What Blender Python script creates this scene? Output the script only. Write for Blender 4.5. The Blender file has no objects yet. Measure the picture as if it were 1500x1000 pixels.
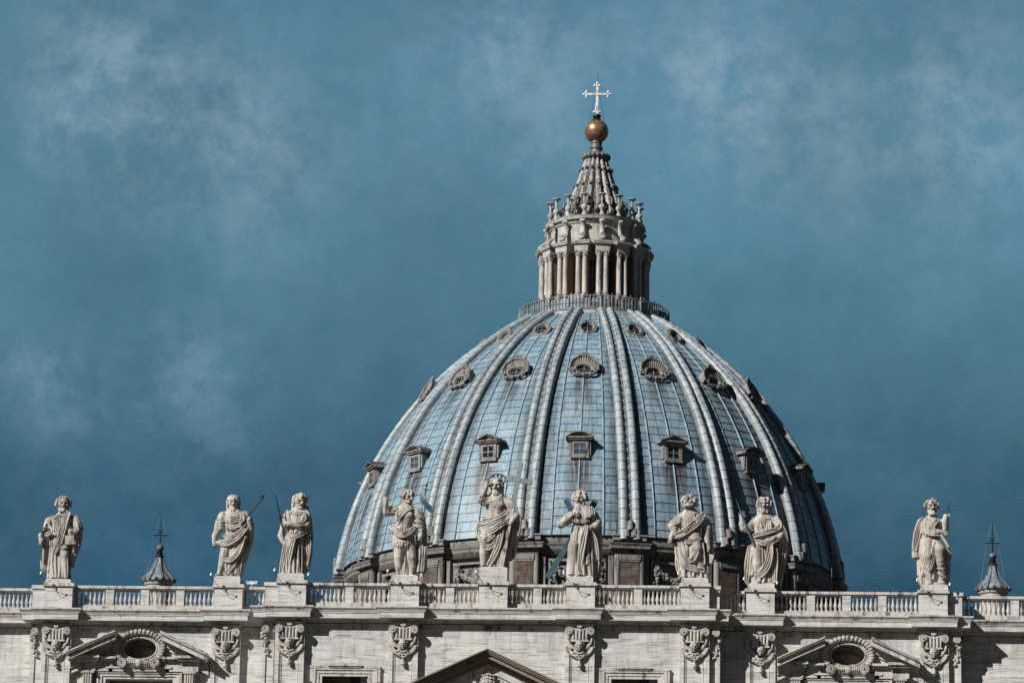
import bpy, math, random
import numpy as np
from mathutils import Vector, Matrix
R = math.radians
random.seed(7)
SC = bpy.context.scene
COL = SC.collection

# ------------------------------------------------------------------ camera
cam_d = bpy.data.cameras.new('camera'); cam = bpy.data.objects.new('camera', cam_d); COL.objects.link(cam)
def set_camera(cx, cy, cz, yaw, pitch, roll, fpx):
    fw = Vector((-math.sin(yaw) * math.cos(pitch), math.cos(yaw) * math.cos(pitch), math.sin(pitch)))
    rt = Vector((math.cos(yaw), math.sin(yaw), 0)); up = rt.cross(fw)
    c, s = math.cos(roll), math.sin(roll)
    r2 = rt * c + up * s; u2 = -rt * s + up * c
    m = Matrix((r2, u2, -fw)).transposed().to_4x4(); m.translation = (cx, cy, cz)
    cam.matrix_world = m
    cam_d.sensor_width = 36; cam_d.lens = 36 * fpx / 1500
    cam_d.clip_start = 1; cam_d.clip_end = 20000
set_camera(20.5876, -270, 1.7, 0.0717239, 0.2443461, 0.0208693, 5400)
SC.camera = cam

# ------------------------------------------------------------------ sun, sky, exposure
SUN_AZ, SUN_EL = R(46), R(34)                 # azimuth left of the facade's normal
sd = Vector((-math.sin(SUN_AZ) * math.cos(SUN_EL), -math.cos(SUN_AZ) * math.cos(SUN_EL), math.sin(SUN_EL)))
sun_d = bpy.data.lights.new('sun', 'SUN'); sun = bpy.data.objects.new('sun', sun_d); COL.objects.link(sun)
sun_d.energy = 5.0; sun_d.angle = R(0.5); sun_d.color = (1, 0.965, 0.91)
sun.rotation_euler = sd.to_track_quat('Z', 'Y').to_euler(); sun.location = (-200, -200, 200)
SC.view_settings.view_transform = 'Standard'; SC.view_settings.look = 'None'
SC.view_settings.exposure = 0.2; SC.view_settings.gamma = 1

world = bpy.data.worlds.new('World'); SC.world = world; world.use_nodes = True

class NT:
    def __init__(s, tree): s.t = tree; tree.nodes.clear()
    def n(s, typ, **kw):
        nd = s.t.nodes.new(typ)
        for k, v in kw.items():
            if k.startswith('i_'):
                nd.inputs[k[2:].replace('_', ' ')].default_value = v
            else: setattr(nd, k, v)
        return nd
    def l(s, a, b): s.t.links.new(a, b)
    def val(s, x, sock):
        if hasattr(x, 'default_value') or hasattr(x, 'is_linked'): s.l(x, sock)
        else: sock.default_value = x
    def math(s, op, a, b=0.0, clamp=False):
        m = s.n('ShaderNodeMath', operation=op, use_clamp=clamp)
        s.val(a, m.inputs[0]); s.val(b, m.inputs[1]); return m.outputs[0]
    def vmath(s, op, a, b):
        m = s.n('ShaderNodeVectorMath', operation=op)
        s.val(a, m.inputs[0]); s.val(b, m.inputs[1]); return m.outputs[0]
    def dot(s, a, b):
        m = s.n('ShaderNodeVectorMath', operation='DOT_PRODUCT')
        s.val(a, m.inputs[0]); s.val(b, m.inputs[1]); return m.outputs['Value']
    def mix(s, fac, a, b, mode='MIX'):
        m = s.n('ShaderNodeMix', data_type='RGBA', blend_type=mode)
        s.val(fac, m.inputs[0]); s.val(a, m.inputs[6]); s.val(b, m.inputs[7]); return m.outputs[2]
    def noise(s, vec, scale, detail=4, rough=.55, dist=0.0):
        m = s.n('ShaderNodeTexNoise'); s.l(vec, m.inputs['Vector'])
        m.inputs['Scale'].default_value = scale; m.inputs['Detail'].default_value = detail
        m.inputs['Roughness'].default_value = rough; m.inputs['Distortion'].default_value = dist
        return m.outputs['Fac']
    def ramp(s, fac, *stops):
        m = s.n('ShaderNodeMapRange', clamp=True, interpolation_type='SMOOTHSTEP'); s.l(fac, m.inputs[0])
        m.inputs[1].default_value = stops[0]; m.inputs[2].default_value = stops[1]
        m.inputs[3].default_value = stops[2] if len(stops) > 2 else 0; m.inputs[4].default_value = stops[3] if len(stops) > 2 else 1
        return m.outputs[0]
    def scale(s, vec, sx, sy, sz, off=(0, 0, 0)):
        m = s.n('ShaderNodeMapping'); s.l(vec, m.inputs[0])
        m.inputs['Scale'].default_value = (sx, sy, sz); m.inputs['Location'].default_value = off
        return m.outputs[0]

def c4(c): return (c[0], c[1], c[2], 1)

def build_world():
    n = NT(world.node_tree)
    sky = n.n('ShaderNodeTexSky', sky_type='NISHITA', sun_disc=False)
    sky.sun_elevation = SUN_EL; sky.sun_rotation = math.pi + SUN_AZ
    sky.air_density = 1.2; sky.dust_density = 0.3; sky.ozone_density = 2.5; sky.altitude = 50
    d = n.n('ShaderNodeTexCoord').outputs['Generated']
    # storm-blue air: the sky darkens toward the horizon behind the dome
    sep = n.n('ShaderNodeSeparateXYZ'); n.l(d, sep.inputs[0])
    grad = n.ramp(sep.outputs[2], .16, .31, 0, 1)
    tint = n.mix(grad, n.mix(n.ramp(sep.outputs[0], -.2, .07), c4(SKY_LOW), c4(SKY_LOW_R)), c4(SKY_HIGH))
    tint = n.mix(n.ramp(sep.outputs[2], .36, .62), tint, c4(SKY_ZEN))      # unseen sky overhead, darkened to cut fill light
    tint = n.mix(n.ramp(sep.outputs[1], .35, -.3), tint, c4(SKY_ZEN))     # and behind the camera, dimmed to deepen the shadows
    base = n.mix(1.0, sky.outputs[0], tint, 'MULTIPLY')
    # thin cloud: soft banks given by direction, broken up by noise
    warp = n.n('ShaderNodeTexNoise'); n.l(d, warp.inputs['Vector']); warp.inputs['Scale'].default_value = 26; warp.inputs['Detail'].default_value = 6
    wv = n.vmath('SUBTRACT', warp.outputs['Color'], (.5, .5, .5))
    sc = n.n('ShaderNodeVectorMath', operation='SCALE'); n.l(wv, sc.inputs[0]); sc.inputs['Scale'].default_value = .010
    nm = n.n('ShaderNodeVectorMath', operation='NORMALIZE'); n.l(n.vmath('ADD', d, sc.outputs[0]), nm.inputs[0]); dw = nm.outputs[0]
    tot = None
    for (az, el, wid, amp) in CLOUD_BANKS:
        az, el = R(az), R(el)
        v = (math.sin(az) * math.cos(el), math.cos(az) * math.cos(el), math.sin(el))
        dt = n.dot(dw, v)
        g = n.math('MULTIPLY', n.math('EXPONENT', n.math('MULTIPLY', n.math('SUBTRACT', dt, 1.0), 2.3 / R(wid) ** 2)), amp)
        tot = g if tot is None else n.math('ADD', tot, g)
    f1 = n.noise(dw, 40, 9, .68)
    f2 = n.noise(dw, 130, 8, .64)
    br = n.math('ADD', n.math('MULTIPLY', f1, .65), n.math('MULTIPLY', f2, .45))
    wisp = n.ramp(br, .42, .70)
    tot = n.math('MINIMUM', tot, 1.0)
    fac = n.math('ADD', n.math('MULTIPLY', tot, n.math('MULTIPLY', wisp, .95)), n.math('MULTIPLY', tot, .10))
    fac = n.math('ADD', fac, n.math('MULTIPLY', wisp, .09), True)
    cl = n.mix(fac, base, c4(CLOUD_COL))
    dark = n.ramp(n.noise(dw, 16, 8, .62), .3, .72, .84, 1.12)
    fin = n.n('ShaderNodeVectorMath', operation='SCALE'); n.l(cl, fin.inputs[0]); n.l(dark, fin.inputs['Scale'])
    # fine film grain put into the sky colour
    gr = n.math('ADD', n.math('MULTIPLY', n.noise(d, 1500, 2, .7), .5), n.math('MULTIPLY', n.noise(d, 2600, 1, .5), .5))
    gs = n.n('ShaderNodeVectorMath', operation='SCALE'); n.l(fin.outputs[0], gs.inputs[0]); n.l(n.ramp(gr, .3, .7, .945, 1.055), gs.inputs['Scale'])
    fin = gs
    bg = n.n('ShaderNodeBackground'); n.l(fin.outputs[0], bg.inputs[0]); bg.inputs[1].default_value = SKY_STR
    out = n.n('ShaderNodeOutputWorld'); n.l(bg.outputs[0], out.inputs[0])
SKY_STR = 0.1
SKY_ZEN = (.055, .06, .068)
SKY_LOW = (.068, .165, .225); SKY_LOW_R = (.045, .118, .16); SKY_HIGH = (.43, .66, .60); CLOUD_COL = (1.85, 2.9, 3.75)
CLOUD_BANKS = [(-10.9, 18.2, 1.2, .9), (-9.6, 17.2, 1.4, .75), (-8.2, 16.7, 1.4, .6), (-11.1, 17.2, 1.1, .5), (-4.2, 18.8, 1.4, .45), (-4.0, 17.6, 1.8, .35),
               (-1.0, 18.3, 1.1, .75), (.15, 17.5, 1.4, .65), (2.0, 17.1, 1.5, .5), (3.2, 18.0, 1.3, .65), (3.7, 17.0, 1.1, .5),
               (-11.8, 13.2, .8, .42), (-10.8, 12.9, .8, .25), (-9.3, 13.5, .8, .32), (-8.8, 12.7, .9, .2)]
build_world()
# ------------------------------------------------------------------ materials
MATS = {}
def stone(name, base, dark, streak=.5, patch=.35, bump=.25, course=None, rough=.85, warm=None, fine=7.0, line=None, up=None, crust=0, ledge=None):
    m = bpy.data.materials.new(name); m.use_nodes = True; n = NT(m.node_tree)
    co = n.n('ShaderNodeTexCoord').outputs['Object']
    rnd = n.n('ShaderNodeObjectInfo').outputs['Random']
    off = n.n('ShaderNodeCombineXYZ'); n.l(n.math('MULTIPLY', rnd, 37.0), off.inputs[0]); n.l(n.math('MULTIPLY', rnd, 91.0), off.inputs[1])
    cr = n.vmath('ADD', co, off.outputs[0])
    big = n.noise(cr, .45, 4, .6)
    st = n.noise(n.scale(cr, 1.6, 1.6, .16), 1.1, 5, .62, .3)
    fn = n.noise(cr, fine, 5, .65)
    f = n.math('MULTIPLY', n.ramp(st, .46, .72), streak)
    f = n.math('MAXIMUM', f, n.math('MULTIPLY', n.ramp(big, .52, .75), patch))
    f = n.math('ADD', f, n.math('MULTIPLY', n.math('SUBTRACT', fn, .5), .5), True)
    col = n.mix(f, c4(base), c4(dark))
    if warm: col = n.mix(n.math('MULTIPLY', n.ramp(n.noise(cr, .8, 3, .5), .45, .7), .6), col, c4(warm))
    h = fn
    if course:
        w, hh, mort, var = course
        sw = n.n('ShaderNodeSeparateXYZ'); n.l(co, sw.inputs[0])
        cb = n.n('ShaderNodeCombineXYZ'); n.l(n.math('ADD', sw.outputs[0], n.math('MULTIPLY', sw.outputs[1], .7)), cb.inputs[0]); n.l(sw.outputs[2], cb.inputs[1])
        b = n.n('ShaderNodeTexBrick', offset=.5); n.l(cb.outputs[0], b.inputs[0])
        b.inputs['Color1'].default_value = (1, 1, 1, 1); b.inputs['Color2'].default_value = (1 - var, 1 - var, 1 - var * .9, 1)
        b.inputs['Mortar'].default_value = (mort, mort, mort, 1); b.inputs['Scale'].default_value = 1
        b.inputs['Mortar Size'].default_value = .018; b.inputs['Mortar Smooth'].default_value = .3
        b.inputs['Brick Width'].default_value = w; b.inputs['Row Height'].default_value = hh; b.inputs['Bias'].default_value = -.35
        col = n.mix(1.0, col, b.outputs['Color'], 'MULTIPLY')
        # bedding of the travertine: thin level lines
        bed = n.noise(n.scale(cr, .5, .5, 7.5), 1.0, 4, .7)
        col = n.mix(n.math('MULTIPLY', n.ramp(bed, .48, .7), .7), col, c4([c * .62 for c in dark]))
    if crust:   # black rain crust in ragged runs and blots
        k1 = n.noise(n.scale(cr, 2.6, 2.6, .5), 1.0, 7, .7); k2 = n.noise(cr, .7, 3, .6)
        kk = n.ramp(n.math('ADD', n.math('MULTIPLY', k1, .7), n.math('MULTIPLY', k2, .4)), .575, .70, 0, crust)
        col = n.mix(kk, col, c4([c * .45 for c in dark]))
    if ledge:   # drips washed down from the cornice
        lz = n.n('ShaderNodeSeparateXYZ'); n.l(co, lz.inputs[0])
        dr = n.noise(n.scale(cr, 2.2, 2.2, .10), 1.0, 5, .65)
        dm = n.math('MULTIPLY', n.math('MULTIPLY', n.ramp(lz.outputs[2], ledge[0] - ledge[1], ledge[0]), n.ramp(lz.outputs[2], ledge[0], ledge[0] + .3, 1, 0)), n.ramp(dr, .45, .68, 0, .4))
        col = n.mix(dm, col, c4(dark))
    if up:   # soot and lichen lying on upward faces
        nz = n.n('ShaderNodeSeparateXYZ'); n.l(n.n('ShaderNodeNewGeometry').outputs['Normal'], nz.inputs[0])
        col = n.mix(n.math('MULTIPLY', n.ramp(nz.outputs[2], .35, .9), up), col, c4([c * .5 for c in dark]))
    bs = n.n('ShaderNodeBsdfPrincipled'); n.l(col, bs.inputs['Base Color']); bs.inputs['Roughness'].default_value = rough
    bs.inputs['Specular IOR Level'].default_value = .25
    bp = n.n('ShaderNodeBump'); bp.inputs['Strength'].default_value = bump; bp.inputs['Distance'].default_value = .06
    n.l(h, bp.inputs['Height']); n.l(bp.outputs[0], bs.inputs['Normal'])
    o = n.n('ShaderNodeOutputMaterial'); n.l(bs.outputs[0], o.inputs[0])
    MATS[name] = m; return m

def plain(name, base, rough=.5, metal=0.0, var=.25, scale=3.0, dark=None, spec=.4):
    m = bpy.data.materials.new(name); m.use_nodes = True; n = NT(m.node_tree)
    co = n.n('ShaderNodeTexCoord').outputs['Object']
    f = n.ramp(n.noise(co, scale, 5, .6), .35, .7, 0, 1)
    d = dark or [c * (1 - var * 2) for c in base]
    col = n.mix(f, c4(base), c4(d))
    bs = n.n('ShaderNodeBsdfPrincipled'); n.l(col, bs.inputs['Base Color'])
    bs.inputs['Roughness'].default_value = rough; bs.inputs['Metallic'].default_value = metal; bs.inputs['Specular IOR Level'].default_value = spec
    o = n.n('ShaderNodeOutputMaterial'); n.l(bs.outputs[0], o.inputs[0]); MATS[name] = m; return m

def lead(name, base, dark, stain, grey, runs=False, rib=False):
    """sheet lead: UV = (column, row); each sheet has its own tone, rust runs and a dirty lap"""
    m = bpy.data.materials.new(name); m.use_nodes = True; n = NT(m.node_tree)
    uv = n.n('ShaderNodeUVMap').outputs[0]
    co = n.n('ShaderNodeTexCoord').outputs['Object']
    rnd = n.n('ShaderNodeObjectInfo').outputs['Random']
    off = n.n('ShaderNodeCombineXYZ'); n.l(n.math('MULTIPLY', rnd, 57.0), off.inputs[0])
    cr = n.vmath('ADD', co, off.outputs[0])
    cell = n.vmath('FLOOR', n.vmath('ADD', uv, off.outputs[0]), (0, 0, 0))
    wn = n.n('ShaderNodeTexWhiteNoise', noise_dimensions='2D'); n.l(cell, wn.inputs['Vector'])
    s = n.n('ShaderNodeSeparateXYZ'); n.l(uv, s.inputs[0])
    fr = n.math('FRACT', s.outputs[1])
    col = n.mix(n.ramp(n.noise(cr, .35, 4, .6), .4, .65, 0, .65), c4(base), c4(grey))
    tone = n.math('ADD', n.math('MULTIPLY', wn.outputs['Value'], .36), .80)
    cmb = n.n('ShaderNodeCombineColor')
    for i in range(3): n.l(tone, cmb.inputs[i])
    col = n.mix(1.0, col, cmb.outputs[0], 'MULTIPLY')
    # weathering that runs down the sheets
    run = n.n('ShaderNodeCombineXYZ'); n.l(n.math('MULTIPLY', s.outputs[0], 7.0), run.inputs[0]); n.l(n.math('MULTIPLY', s.outputs[1], .22), run.inputs[1]); n.l(rnd, run.inputs[2])
    rn = n.noise(run.outputs[0], 1.0, 5, .65)
    col = n.mix(n.ramp(rn, .47, .68, 0, .85), col, c4(dark))
    run2 = n.n('ShaderNodeCombineXYZ'); n.l(n.math('MULTIPLY', s.outputs[0], 26.0), run2.inputs[0]); n.l(n.math('MULTIPLY', s.outputs[1], .9), run2.inputs[1])
    col = n.mix(n.ramp(n.noise(run2.outputs[0], 1.0, 5, .68), .46, .7, 0, .6), col, c4((.44, .54, .61)))
    col = n.mix(n.ramp(n.noise(cr, 1.1, 6, .7), .6, .74, 0, .7), col, c4(stain))
    if runs:   # rust and soot washed down from under the windows
        bay = n.math('ABSOLUTE', n.math('SUBTRACT', n.math('FRACT', n.math('ADD', n.math('DIVIDE', s.outputs[0], 4.0), .5)), .5))
        for v0, ln, am in ((8.4, 7.5, 1.0), (19.4, 5.0, .85)):
            k1 = n.ramp(s.outputs[1], v0 - ln, v0, 0, 1); k2 = n.ramp(s.outputs[1], v0, v0 + .4, 1, 0)
            w = n.ramp(bay, .07, .17, 1, 0)
            mk = n.math('MULTIPLY', n.math('MULTIPLY', k1, k2), n.math('MULTIPLY', w, n.ramp(n.noise(run2.outputs[0], .5, 4, .6), .32, .52, 0, am)))
            col = n.mix(mk, col, c4([c * .4 for c in stain]))
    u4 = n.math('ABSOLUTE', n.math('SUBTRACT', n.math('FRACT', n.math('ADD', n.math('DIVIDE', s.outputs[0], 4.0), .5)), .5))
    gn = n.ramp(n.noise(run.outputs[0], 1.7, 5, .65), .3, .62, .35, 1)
    if runs:   # rib shade and dirt painted where the sheets meet the ribs
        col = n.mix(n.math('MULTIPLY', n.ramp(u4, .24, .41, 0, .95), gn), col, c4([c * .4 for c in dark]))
    if rib:    # dirt in the channel; flank shade and dirt painted along each rib's foot
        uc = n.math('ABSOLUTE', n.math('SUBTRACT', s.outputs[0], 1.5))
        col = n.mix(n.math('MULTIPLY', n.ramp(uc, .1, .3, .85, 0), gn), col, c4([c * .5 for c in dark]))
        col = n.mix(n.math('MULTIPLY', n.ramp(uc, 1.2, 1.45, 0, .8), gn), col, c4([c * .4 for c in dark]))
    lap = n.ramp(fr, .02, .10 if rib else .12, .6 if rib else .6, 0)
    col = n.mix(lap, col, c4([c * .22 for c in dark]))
    bs = n.n('ShaderNodeBsdfPrincipled'); n.l(col, bs.inputs['Base Color'])
    bs.inputs['Roughness'].default_value = .5; bs.inputs['Specular IOR Level'].default_value = .45
    bp = n.n('ShaderNodeBump'); bp.inputs['Strength'].default_value = .35; bp.inputs['Distance'].default_value = .08
    n.l(n.noise(cr, 2.2, 4, .6), bp.inputs['Height']); n.l(bp.outputs[0], bs.inputs['Normal'])
    o = n.n('ShaderNodeOutputMaterial'); n.l(bs.outputs[0], o.inputs[0]); MATS[name] = m; return m

stone('travertine', (.61, .60, .572), (.22, .21, .19), .24, .36, .3, course=(1.9, .5, .80, .32), crust=.38, ledge=(47.4, 3.2))
stone('trim_stone', (.53, .51, .475), (.10, .092, .085), .75, .6, .3, up=.75, crust=.8)
stone('carved_stone', (.45, .425, .385), (.10, .09, .08), .7, .6, .35, fine=9, up=.5, crust=.8)
stone('statue_stone', (.50, .465, .425), (.10, .085, .075), .85, .6, .5, warm=(.38, .315, .27), fine=8, up=.35, crust=.9)
stone('baluster_stone', (.50, .48, .45), (.13, .12, .11), .7, .5, .2, crust=.6)
stone('brown_stone', (.23, .18, .145), (.08, .06, .05), .5, .5, .3, up=.5)
stone('drum_stone', (.225, .215, .20), (.05, .047, .044), .8, .7, .35, up=.8, crust=.9)
stone('brick', (.15, .108, .088), (.055, .038, .032), .8, .7, .3, course=(.6, .16, .5, .4), crust=.9, warm=(.24, .215, .19))
stone('lantern_brick', (.27, .165, .12), (.09, .055, .042), .5, .4, .3)
stone('lantern_stone', (.46, .445, .42), (.07, .066, .062), .7, .5, .3, up=.7, crust=.6)
stone('dormer_stone', (.26, .25, .235), (.055, .05, .045), .8, .6, .3, up=.8, crust=1.0)
stone('soot_stone', (.13, .115, .10), (.03, .028, .026), .6, .6, .3)
stone('paving', (.06, .056, .053), (.035, .033, .031), .3, .5, .2)
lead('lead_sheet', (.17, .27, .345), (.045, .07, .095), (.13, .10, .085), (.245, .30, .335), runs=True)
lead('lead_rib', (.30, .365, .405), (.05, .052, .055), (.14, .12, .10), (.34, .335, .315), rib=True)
plain('seam_lead', (.24, .36, .45), .45, 0, .25, 1.2)
plain('spire_rib_lead', (.34, .33, .325), .45, 0, .3, 2.5, dark=(.05, .048, .048))
plain('spire_lead', (.17, .16, .155), .45, 0, .3, 2.5, dark=(.03, .029, .03))
plain('cupola_lead', (.23, .30, .36), .5, 0, .3, 1.5, dark=(.08, .09, .10))
plain('bronze_patina', (.035, .10, .118), .55, 0, .3, 4, dark=(.018, .04, .05))
plain('pale_patina', (.24, .285, .28), .6, 0, .3, 5, dark=(.07, .16, .17))
plain('dark_iron', (.02, .022, .025), .5, .4, .2, 4)
plain('rail_metal', (.27, .32, .345), .5, .1, .3, 2, dark=(.10, .12, .135))
plain('gilt', (.46, .29, .165), .34, .62, .25, 2.5, dark=(.15, .095, .06))
plain('white_metal', (.78, .80, .80), .45, .1, .3, 3)
plain('lamp_metal', (.62, .68, .72), .35, .3, .1, 6)
plain('dark_glass', (.012, .016, .022), .12, 0, .2, 1, spec=.6)
plain('blue_glass', (.05, .085, .12), .15, 0, .3, .7, spec=.6)
plain('interior', (.36, .29, .26), .9, 0, .3, 1.0)
plain('shutter', (.10, .075, .065), .8, 0, .2, 1.0)
plain('cloth_dark', (.03, .032, .04), .9, 0, .2, 8)
plain('cloth_red', (.22, .04, .035), .9, 0, .2, 8)
plain('cloth_pale', (.5, .5, .48), .9, 0, .2, 8)
plain('skin', (.30, .20, .15), .6, 0, .1, 8)

# ------------------------------------------------------------------ meshes
class MB:
    """collects shapes; build() links them as ONE mesh object"""
    def __init__(s): s.v = []; s.f = []; s.uv = {}
    def add(s, vs, fs, uvs=None):
        o = len(s.v); s.v.extend([tuple(p) for p in vs])
        for i, f in enumerate(fs):
            if uvs: s.uv[len(s.f)] = uvs[i]
            s.f.append(tuple(o + k for k in f))
        return s
    def box(s, x0, x1, y0, y1, z0, z1):
        vs = [(x, y, z) for z in (z0, z1) for y in (y0, y1) for x in (x0, x1)]
        return s.add(vs, [(0, 2, 3, 1), (4, 5, 7, 6), (0, 1, 5, 4), (2, 6, 7, 3), (0, 4, 6, 2), (1, 3, 7, 5)])
    def taper(s, cx, cy, z0, z1, a0, b0, a1, b1):
        vs = [(cx + sx * a, cy + sy * b, z) for z, a, b in ((z0, a0, b0), (z1, a1, b1)) for sy in (-1, 1) for sx in (-1, 1)]
        return s.add(vs, [(0, 2, 3, 1), (4, 5, 7, 6), (0, 1, 5, 4), (2, 6, 7, 3), (0, 4, 6, 2), (1, 3, 7, 5)])
    def prism(s, poly, y0, y1):
        """polygon in XZ extruded in Y; poly counter-clockwise seen from -Y"""
        n = len(poly); vs = [(x, y0, z) for x, z in poly] + [(x, y1, z) for x, z in poly]
        fs = [tuple(range(n)), tuple(range(2 * n - 1, n - 1, -1))]
        for i in range(n): j = (i + 1) % n; fs.append((i, n + i, n + j, j))
        return s.add(vs, fs)
    def lathe(s, prof, n=16, c=(0, 0, 0), a0=0.0, a1=2 * math.pi, caps=True):
        full = abs(a1 - a0 - 2 * math.pi) < 1e-6; m = n if full else n + 1
        vs = []; fs = []
        for (r, z) in prof:
            for i in range(m):
                a = a0 + (a1 - a0) * i / n
                vs.append((c[0] + r * math.sin(a), c[1] - r * math.cos(a), c[2] + z))
        for k in range(len(prof) - 1):
            for i in range(n):
                j = (i + 1) % m
                fs.append((k * m + i, k * m + j, (k + 1) * m + j, (k + 1) * m + i))
        if caps and full:
            if prof[0][0] > 1e-4: fs.append(tuple(reversed(range(m))))
            if prof[-1][0] > 1e-4: fs.append(tuple((len(prof) - 1) * m + i for i in range(m)))
        return s.add(vs, fs)
    def tube(s, pts, rad, n=8, closed=False):
        pts = [Vector(p) for p in pts]; N = len(pts)
        rad = rad if isinstance(rad, (list, tuple)) else [rad] * N
        vs = []; fs = []; ref = None
        for i, p in enumerate(pts):
            a = pts[(i - 1) % N] if (closed or i > 0) else p; b = pts[(i + 1) % N] if (closed or i < N - 1) else p
            t = (b - a).normalized()
            if ref is None: ref = Vector((0, 0, 1)) if abs(t.z) < .9 else Vector((0, 1, 0))
            u = t.cross(ref); u = u.normalized() if u.length > 1e-6 else t.orthogonal().normalized()
            w = u.cross(t).normalized(); ref = w
            for k in range(n):
                g = 2 * math.pi * k / n
                vs.append(tuple(p + (u * math.cos(g) + w * math.sin(g)) * rad[i]))
        for i in range(N if closed else N - 1):
            j = (i + 1) % N
            for k in range(n):
                l = (k + 1) % n; fs.append((i * n + k, i * n + l, j * n + l, j * n + k))
        if not closed: fs.append(tuple(reversed(range(n)))); fs.append(tuple((N - 1) * n + k for k in range(n)))
        return s.add(vs, fs)
    def sphere(s, c, r, n=12, m=8, sc=(1, 1, 1)):
        vs = []; fs = []
        for i in range(m + 1):
            a = math.pi * i / m
            for k in range(n):
                g = 2 * math.pi * k / n
                vs.append((c[0] + r * sc[0] * math.sin(a) * math.cos(g), c[1] + r * sc[1] * math.sin(a) * math.sin(g), c[2] - r * sc[2] * math.cos(a)))
        for i in range(m):
            for k in range(n):
                l = (k + 1) % n; fs.append((i * n + k, i * n + l, (i + 1) * n + l, (i + 1) * n + k))
        return s.add(vs, fs)
    def beam(s, a, b, w, d):
        """square bar from a to b; w across in the XZ plane, d in depth"""
        a, b = Vector(a), Vector(b); t = (b - a).normalized(); dy = Vector((0, 1, 0)); u = t.cross(dy).normalized(); v = u.cross(t).normalized()
        vs = []
        for p in (a, b):
            for (i, j) in ((-1, -1), (1, -1), (1, 1), (-1, 1)): vs.append(tuple(p + u * i * w / 2 + v * j * d / 2))
        return s.add(vs, [(3, 2, 1, 0), (4, 5, 6, 7), (0, 1, 5, 4), (1, 2, 6, 5), (2, 3, 7, 6), (3, 0, 4, 7)])
    def merge(s, o, fn=lambda p: p):
        return s.add([fn(p) for p in o.v], o.f)
    def build(s, name, mat, parent=None, off=(0, 0, 0), smooth=False, loc=None):
        me = bpy.data.meshes.new(name)
        me.from_pydata([(p[0] - off[0], p[1] - off[1], p[2] - off[2]) for p in s.v], [], s.f)
        if s.uv:
            lay = me.uv_layers.new(name='UVMap')
            for pl in me.polygons:
                u = s.uv.get(pl.index)
                if u:
                    for li, q in zip(pl.loop_indices, u): lay.data[li].uv = q
        me.materials.append(MATS[mat]); me.validate()
        if smooth is True: me.shade_smooth()
        elif smooth: me.shade_smooth(); me.set_sharp_from_angle(angle=R(smooth))
        o = bpy.data.objects.new(name, me); COL.objects.link(o)
        if parent: o.parent = parent
        if loc: o.location = loc
        return o

def thing(name, label, cat, loc=(0, 0, 0), group=None):
    o = bpy.data.objects.new(name, None); COL.objects.link(o); o.location = loc; o.empty_display_size = .5
    return tag(o, label, cat, group)
def tag(o, label, cat, group=None):
    o['label'] = label; o['category'] = cat
    if group: o['group'] = group
    return o
def struct(o): o['kind'] = 'structure'; return o
def kids(o): return [c for c in COL.objects if c.parent == o]
def dup(o, parent, rz=None, loc=None):
    """a copy of a part and its sub-parts"""
    c = o.copy(); COL.objects.link(c); c.parent = parent
    if rz is not None: c.rotation_euler = (0, 0, rz)
    if loc is not None: c.location = loc
    for k in KIDS.get(o.name, []):
        d = k.copy(); COL.objects.link(d); d.parent = c
    return c
KIDS = {}
def sub(o, parent): KIDS.setdefault(parent.name, []).append(o); return o

# ------------------------------------------------------------------ carved figures: a distance field of joined limbs and folds, skinned as one surface
def surface_nets(F, org, h):
    ins = F < 0
    nx, ny, nz = F.shape
    cnt = np.zeros((nx - 1, ny - 1, nz - 1), np.int8)
    C = {}
    for a in (0, 1):
        for b in (0, 1):
            for c in (0, 1):
                C[a, b, c] = (slice(a, nx - 1 + a), slice(b, ny - 1 + b), slice(c, nz - 1 + c)); cnt += ins[C[a, b, c]]
    act = (cnt > 0) & (cnt < 8)
    I, J, K = np.nonzero(act)
    idx = -np.ones(act.shape, np.int64); idx[I, J, K] = np.arange(len(I))
    acc = np.zeros((len(I), 3)); num = np.zeros(len(I))
    for ax in range(3):
        for p in (0, 1):
            for q in (0, 1):
                o0 = [0, 0, 0]; ot = [t for t in range(3) if t != ax]; o0[ot[0]] = p; o0[ot[1]] = q
                o1 = list(o0); o1[ax] = 1
                f0 = F[I + o0[0], J + o0[1], K + o0[2]]; f1 = F[I + o1[0], J + o1[1], K + o1[2]]
                x = (f0 < 0) != (f1 < 0)
                t = np.where(x, f0 / np.where(x, f0 - f1, 1), 0)
                P = np.zeros((len(I), 3))
                for d in range(3): P[:, d] = o0[d]
                P[:, ax] = t
                acc[x] += P[x]; num[x] += 1
    V = (np.stack([I, J, K], 1) + acc / num[:, None]) * h + org
    faces = []
    for ax in range(3):
        o1, o2 = [(1, 2), (2, 0), (0, 1)][ax]
        s0 = [slice(None)] * 3; s1 = [slice(None)] * 3
        s0[ax] = slice(0, -1); s1[ax] = slice(1, None)
        A = ins[tuple(s0)]; B = ins[tuple(s1)]
        for flip, M in ((False, A & ~B), (True, ~A & B)):
            e = np.stack(np.nonzero(M), 1)
            ok = (e[:, o1] > 0) & (e[:, o2] > 0) & (e[:, o1] < F.shape[o1] - 1) & (e[:, o2] < F.shape[o2] - 1)
            e = e[ok]
            d1 = np.zeros(3, int); d1[o1] = 1; d2 = np.zeros(3, int); d2[o2] = 1
            q = [e - d1 - d2, e - d2, e, e - d1]
            ids = np.stack([idx[t[:, 0], t[:, 1], t[:, 2]] for t in q], 1)
            if flip: ids = ids[:, ::-1]
            faces.append(ids)
    Fq = np.concatenate(faces); Fq = Fq[(Fq >= 0).all(1)]
    return V, Fq

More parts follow.
